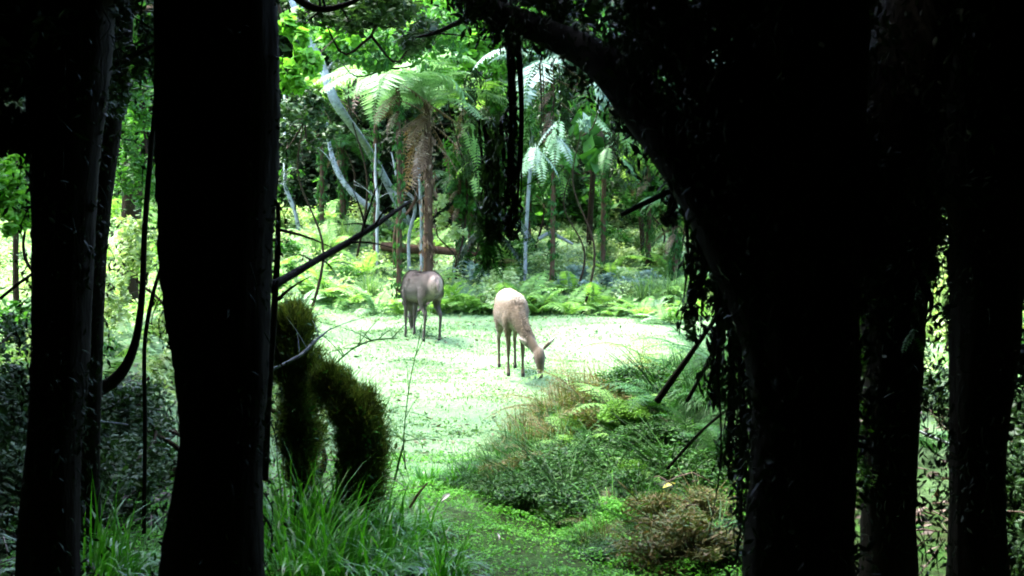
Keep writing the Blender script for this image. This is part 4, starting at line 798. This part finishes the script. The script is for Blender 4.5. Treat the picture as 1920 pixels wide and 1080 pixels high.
def fallen_leaf(label, px, py, dd, mk, L=.09, rz=.5):
    p = P(px, py, dd); p.z = g(p.x, p.y) + .05; mb = MB(); V = [];
    for i in range(7):
        t = i / 6; w_ = .15 * math.sin(math.pi * (t * .94 + .03)) * L
        V += [(L * t, -w_, .012 * math.sin(3 * t) + .008), (L * t, 0, .012 * math.sin(3 * t)), (L * t, w_, .012 * math.sin(3 * t) + .008)]
    F = [[3 * i + j, 3 * i + j + 1, 3 * i + j + 4, 3 * i + j + 3] for i in range(6) for j in (0, 1)]
    mb.add(V, F); o = mb.build('fallen_leaf', mk); o.location = p; o.rotation_euler = (.5, -.35, rz); tag(o, label, 'leaf')
def plain(name, c, r=.6):
    m, nt_, bs = mat(name); nt_.links.new(ramp(nt_, [tuple(v * .75 for v in c), c], noise(nt_, 30, 3)), bs.inputs['Base Color']); bs.inputs['Roughness'].default_value = r; return m
M['white_leaf'] = plain('bleached_leaf', (.30, .27, .25)); M['yellow_leaf'] = plain('yellow_leaf', (.65, .62, .08))
fallen_leaf('bleached white fallen leaf left of centre on the mossy floor', 825, 965, 6.7, M['white_leaf'], .1, .9)
fallen_leaf('bleached white fallen leaf at the foot of the mound', 985, 970, 6.7, M['white_leaf'], .08, 1.2)
fallen_leaf('yellow fallen leaf among twigs at the lower right', 1240, 962, 6.7, M['yellow_leaf'], .1, .1)
fallen_leaf('pinkish curled leaf on the mossy floor near the bottom', 935, 1040, 6.0, M['white_leaf'], .06, 2)
# ---------------------------------------------------------------- deer
def fur():
    m, nt_, bs = mat('deer_fur'); at = nt_.nodes.new('ShaderNodeAttribute'); at.attribute_name = 'Col'
    mx = nt_.nodes.new('ShaderNodeMix'); mx.data_type = 'RGBA'; mx.blend_type = 'MULTIPLY'; mx.inputs[0].default_value = 1
    nt_.links.new(at.outputs['Color'], mx.inputs[6]); nt_.links.new(ramp(nt_, [(.7, .7, .7), (1.15, 1.1, 1.1)], noise(nt_, 22, 5, vec_scale=(.4, 1, 1))), mx.inputs[7]); nt_.links.new(mx.outputs[2], bs.inputs['Base Color'])
    bs.inputs['Roughness'].default_value = .85; bs.inputs['Specular IOR Level'].default_value = .15; bs.inputs['Sheen Weight'].default_value = .15
    b = nt_.nodes.new('ShaderNodeBump'); b.inputs['Strength'].default_value = .4; b.inputs['Distance'].default_value = .01; nt_.links.new(noise(nt_, 90, 3, vec_scale=(.3, 1, 1)), b.inputs['Height']); nt_.links.new(b.outputs[0], bs.inputs['Normal'])
    return m
M['fur'] = fur()
M['eye'] = plain('dark_eye', (.01, .008, .006), .1); M['nose'] = plain('dark_nose', (.015, .012, .012), .35); M['hoof'] = plain('dark_hoof', (.02, .018, .016), .5)
def eltube(mb, pts, seg=20, n=26):
    """pts rows: x, y, z, half-width (sideways), half-height (across the path)"""
    A = catmull(np.array(pts, float), n); C = A[:, :3]; T = unit(np.gradient(C, axis=0)); Y = np.array([0, 1., 0])
    S = unit(Y - T * (T @ Y)[:, None]); U = np.cross(T, S); th = np.linspace(0, 6.2832, seg, endpoint=False)
    V = C[:, None] + A[:, 3][:, None, None] * np.cos(th)[None, :, None] * S[:, None] + A[:, 4][:, None, None] * np.sin(th)[None, :, None] * U[:, None]
    V = np.concatenate([C[:1][:, None].repeat(seg, 1), V, C[-1:][:, None].repeat(seg, 1)])
    i = np.arange(n + 1)[:, None] * seg; j = np.arange(seg)[None]; j2 = (j + 1) % seg
    mb.add(V.reshape(-1, 3), np.stack([i + j, i + j2, i + seg + j2, i + seg + j], -1).reshape(-1, 4))
def deer(label, loc, rz, s, coat, turn, legs, back, rump):
    """x forward, feet at z=0; turn: sideways shift of the lowered head; legs: x offsets of the four feet (FL, FR, HL, HR)"""
    t = thing('deer', label, 'deer', loc, rz); t.scale = (s, s, s); mb = MB()
    eltube(mb, [(-.66, 0, .86, .03, .05), (-.62, 0, .86, .10, .13), (-.52, 0, .85, .155, .19), (-.36, 0, .83, .175, .215), (-.15, 0, .80, .195, .225), (.08, 0, .79, .195, .23), (.28, 0, .80, .165, .235), (.42, 0, .80, .13, .21), (.52, 0, .79, .10, .15), (.58, 0, .79, .05, .08)], 28, 40)
    ty = turn
    eltube(mb, [(.36, 0, .86, .10, .15), (.50, .03 * ty, .77, .095, .14), (.64, .30 * ty, .62, .075, .105), (.76, .65 * ty, .46, .062, .082), (.83, .9 * ty, .36, .058, .07)], 20, 24)
    hx, hy = .84, ty
    eltube(mb, [(hx - .04, hy * .96, .39, .04, .04), (hx, hy, .355, .068, .075), (hx + .035, hy * 1.02, .29, .072, .085), (hx + .06, hy * 1.04, .22, .058, .072), (hx + .075, hy * 1.06, .14, .040, .050), (hx + .085, hy * 1.07, .075, .036, .042), (hx + .088, hy * 1.07, .045, .02, .03)], 18, 24)
    for sg in (1, -1):      # ears
        eltube(mb, [(hx - .04, hy + sg * .045, .365, .012, .015), (hx - .075, hy + sg * .10, .41, .022, .040), (hx - .105, hy + sg * .16, .46, .022, .052), (hx - .125, hy + sg * .205, .50, .016, .036), (hx - .135, hy + sg * .235, .525, .009, .010)], 12, 14)
    for i, (sg, dx) in enumerate(((1, legs[0]), (-1, legs[1]))):
        y = sg * .085
        eltube(mb, [(.36, y, .84, .05, .12), (.37, y * 1.15, .70, .060, .095), (.375 + dx * .3, y * 1.1, .56, .042, .055), (.38 + dx * .6, y, .40, .031, .034), (.385 + dx * .8, y, .34, .029, .031), (.385 + dx * .9, y, .20, .019, .021), (.385 + dx, y, .10, .022, .024), (.40 + dx, y, .035, .026, .032), (.405 + dx, y, .0, .026, .034)], 12, 34)
    for i, (sg, dx) in enumerate(((1, legs[2]), (-1, legs[3]))):
        y = sg * .10
        eltube(mb, [(-.42, y * .8, .92, .06, .14), (-.40, y * 1.1, .76, .075, .15), (-.36, y * 1.15, .64, .062, .105), (-.40 + dx * .3, y * 1.05, .52, .042, .062), (-.50 + dx * .6, y, .44, .030, .045), (-.53 + dx * .8, y, .385, .028, .036), (-.51 + dx * .9, y, .25, .021, .024), (-.49 + dx, y, .10, .023, .026), (-.475 + dx, y, .035, .027, .033), (-.47 + dx, y, .0, .026, .034)], 12, 36)
    eltube(mb, [(-.62, 0, .92, .03, .03), (-.68, 0, .86, .028, .022), (-.70, 0, .78, .02, .015), (-.70, 0, .74, .006, .006)], 8, 10)
    tmp = mb.build('body', M['fur']); md = tmp.modifiers.new('r', 'REMESH'); md.mode = 'VOXEL'; md.voxel_size = .0105
    md2 = tmp.modifiers.new('s', 'SMOOTH'); md2.iterations = 5; md2.factor = .5
    dg = bpy.context.evaluated_depsgraph_get(); me = bpy.data.meshes.new_from_object(tmp.evaluated_get(dg)); tmp.modifiers.clear(); tmp.data = me; tmp.parent = t
    n = len(me.vertices); co = np.zeros(n * 3, np.float32); me.vertices.foreach_get('co', co); co = co.reshape(-1, 3); nz = np.zeros(n * 3, np.float32); me.vertices.foreach_get('normal', nz); nz = nz.reshape(-1, 3)
    X, Y, Z = co.T; c = np.tile(np.array(coat), (n, 1))
    def mixc(c, col, f): return c * (1 - f[:, None]) + np.array(col) * f[:, None]
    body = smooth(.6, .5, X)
    c = mixc(c, back, smooth(.9, 1.0, Z) * body * .8)  # light from above painted into the coat along the back
    c = mixc(c, (.34, .30, .26), smooth(-.2, -.8, nz[:, 2]) * body * smooth(.5, .56, Z) * .7)           # pale belly
    c = mixc(c, rump, smooth(-.57, -.63, X) * smooth(.66, .74, Z) * (1 - .6 * (np.abs(Y) < .03)))            # rump patch
    c = mixc(c, tuple(v * .75 for v in coat), smooth(.5, .35, Z) * body * .8)                               # greyer legs
    c = mixc(c, (.02, .017, .015), smooth(.06, .045, Z) * body)                                      # hooves
    hd = smooth(.8, .86, X + (0.36 - Z) * .2); c = mixc(c, (.02, .018, .018), hd * smooth(.085, .06, Z))     # nose
    c = mixc(c, (.38, .34, .30), hd * smooth(.14, .10, Z) * smooth(.06, .08, Z) * .6)
    c = mixc(c, tuple(v * .5 for v in coat), smooth(.72, .80, X) * smooth(.30, .34, Z + X * .1) * .7 + smooth(.80, .84, X) * smooth(.34, .2, Z) * .5)
    ear = 0
    for sg in (1, -1):
        A0 = np.array([hx - .04, hy + sg * .045, .365]); A1 = np.array([hx - .135, hy + sg * .23, .52]); q_ = np.clip((co - A0) @ (A1 - A0) / ((A1 - A0) @ (A1 - A0)), 0, 1)
        ear = ear + (np.linalg.norm(co - A0 - q_[:, None] * (A1 - A0), axis=1) < .06) * smooth(.45, .6, q_)
    c = mixc(c, (.42, .37, .33), ear * smooth(.1, .5, nz[:, 0]) * .8)
    ca = me.color_attributes.new('Col', 'FLOAT_COLOR', 'POINT'); ca.data.foreach_set('color', np.hstack([c, np.ones((n, 1))]).astype(np.float32).ravel())
    me.polygons.foreach_set('use_smooth', np.ones(len(me.polygons), dtype=bool)); me.update()
    hair = MB(); hi = rng.integers(0, n, 26000); hi = hi[(Z[hi] > .5) & (X[hi] < .8)]; hc = co[hi]; hn = nz[hi]; tl = np.tile(np.array([-1., 0, -.55]), (len(hi), 1)) + rng.normal(0, .22, (len(hi), 3)); hd2 = unit(hn * .5 + tl - hn * np.sum(tl * hn, 1)[:, None])
    hs = unit(np.cross(hd2, hn)) * .003; hl = rng.uniform(.018, .042, len(hi))[:, None]; hb = hc - hn * .003
    hair.add(np.stack([hb - hs, hb + hs, hb + hd2 * hl + hs * .2, hb + hd2 * hl - hs * .2], 1).reshape(-1, 3), np.arange(len(hi))[:, None] * 4 + np.array([[0, 1, 2, 3]]))
    ho = hair.build('hair', M['fur'], t); hcol = np.repeat(np.hstack([c[hi] * rng.uniform(.55, 1.35, (len(hi), 1)), np.ones((len(hi), 1))]), 4, 0); ha = ho.data.color_attributes.new('Col', 'FLOAT_COLOR', 'POINT'); ha.data.foreach_set('color', hcol.astype(np.float32).ravel())
    for sg in (1, -1):
        e = MB(); eltube(e, [(hx + .045, hy * 1.02 + sg * .052, .30, .002, .002), (hx + .045, hy * 1.02 + sg * .060, .292, .013, .015), (hx + .045, hy * 1.02 + sg * .071, .285, .013, .015), (hx + .045, hy * 1.02 + sg * .078, .28, .003, .003)], 10, 8); e.build('eye', M['eye'], t, True)
    return t
px, dd = 967, 13.25
p = GP(px, dd)
hd_ = R(-90 + 7)    # facing the camera, turned a little to the right
s = .98
off = Vector((math.cos(hd_), math.sin(hd_), 0)) * .40 * s
deer('lighter sandy deer facing the camera with its head down grazing, nearer and right', (p.x - off.x, p.y - off.y, g(p.x - off.x, p.y - off.y)), hd_, s, (.11, .085, .057), .22, (.04, -.05, .03, -.10), (.33, .29, .235), (.5, .44, .38))
p = GP(811, 16.3); hd_ = R(90 + 26); s = 1.02; off = Vector((math.cos(hd_), math.sin(hd_), 0)) * .49 * s
deer('darker grey-brown deer seen from behind, grazing farther back on the left', (p.x + off.x, p.y + off.y, g(p.x + off.x, p.y + off.y)), hd_, s, (.066, .053, .046), -.2, (.02, .10, .10, -.02), (.075, .058, .050), (.42, .34, .30))
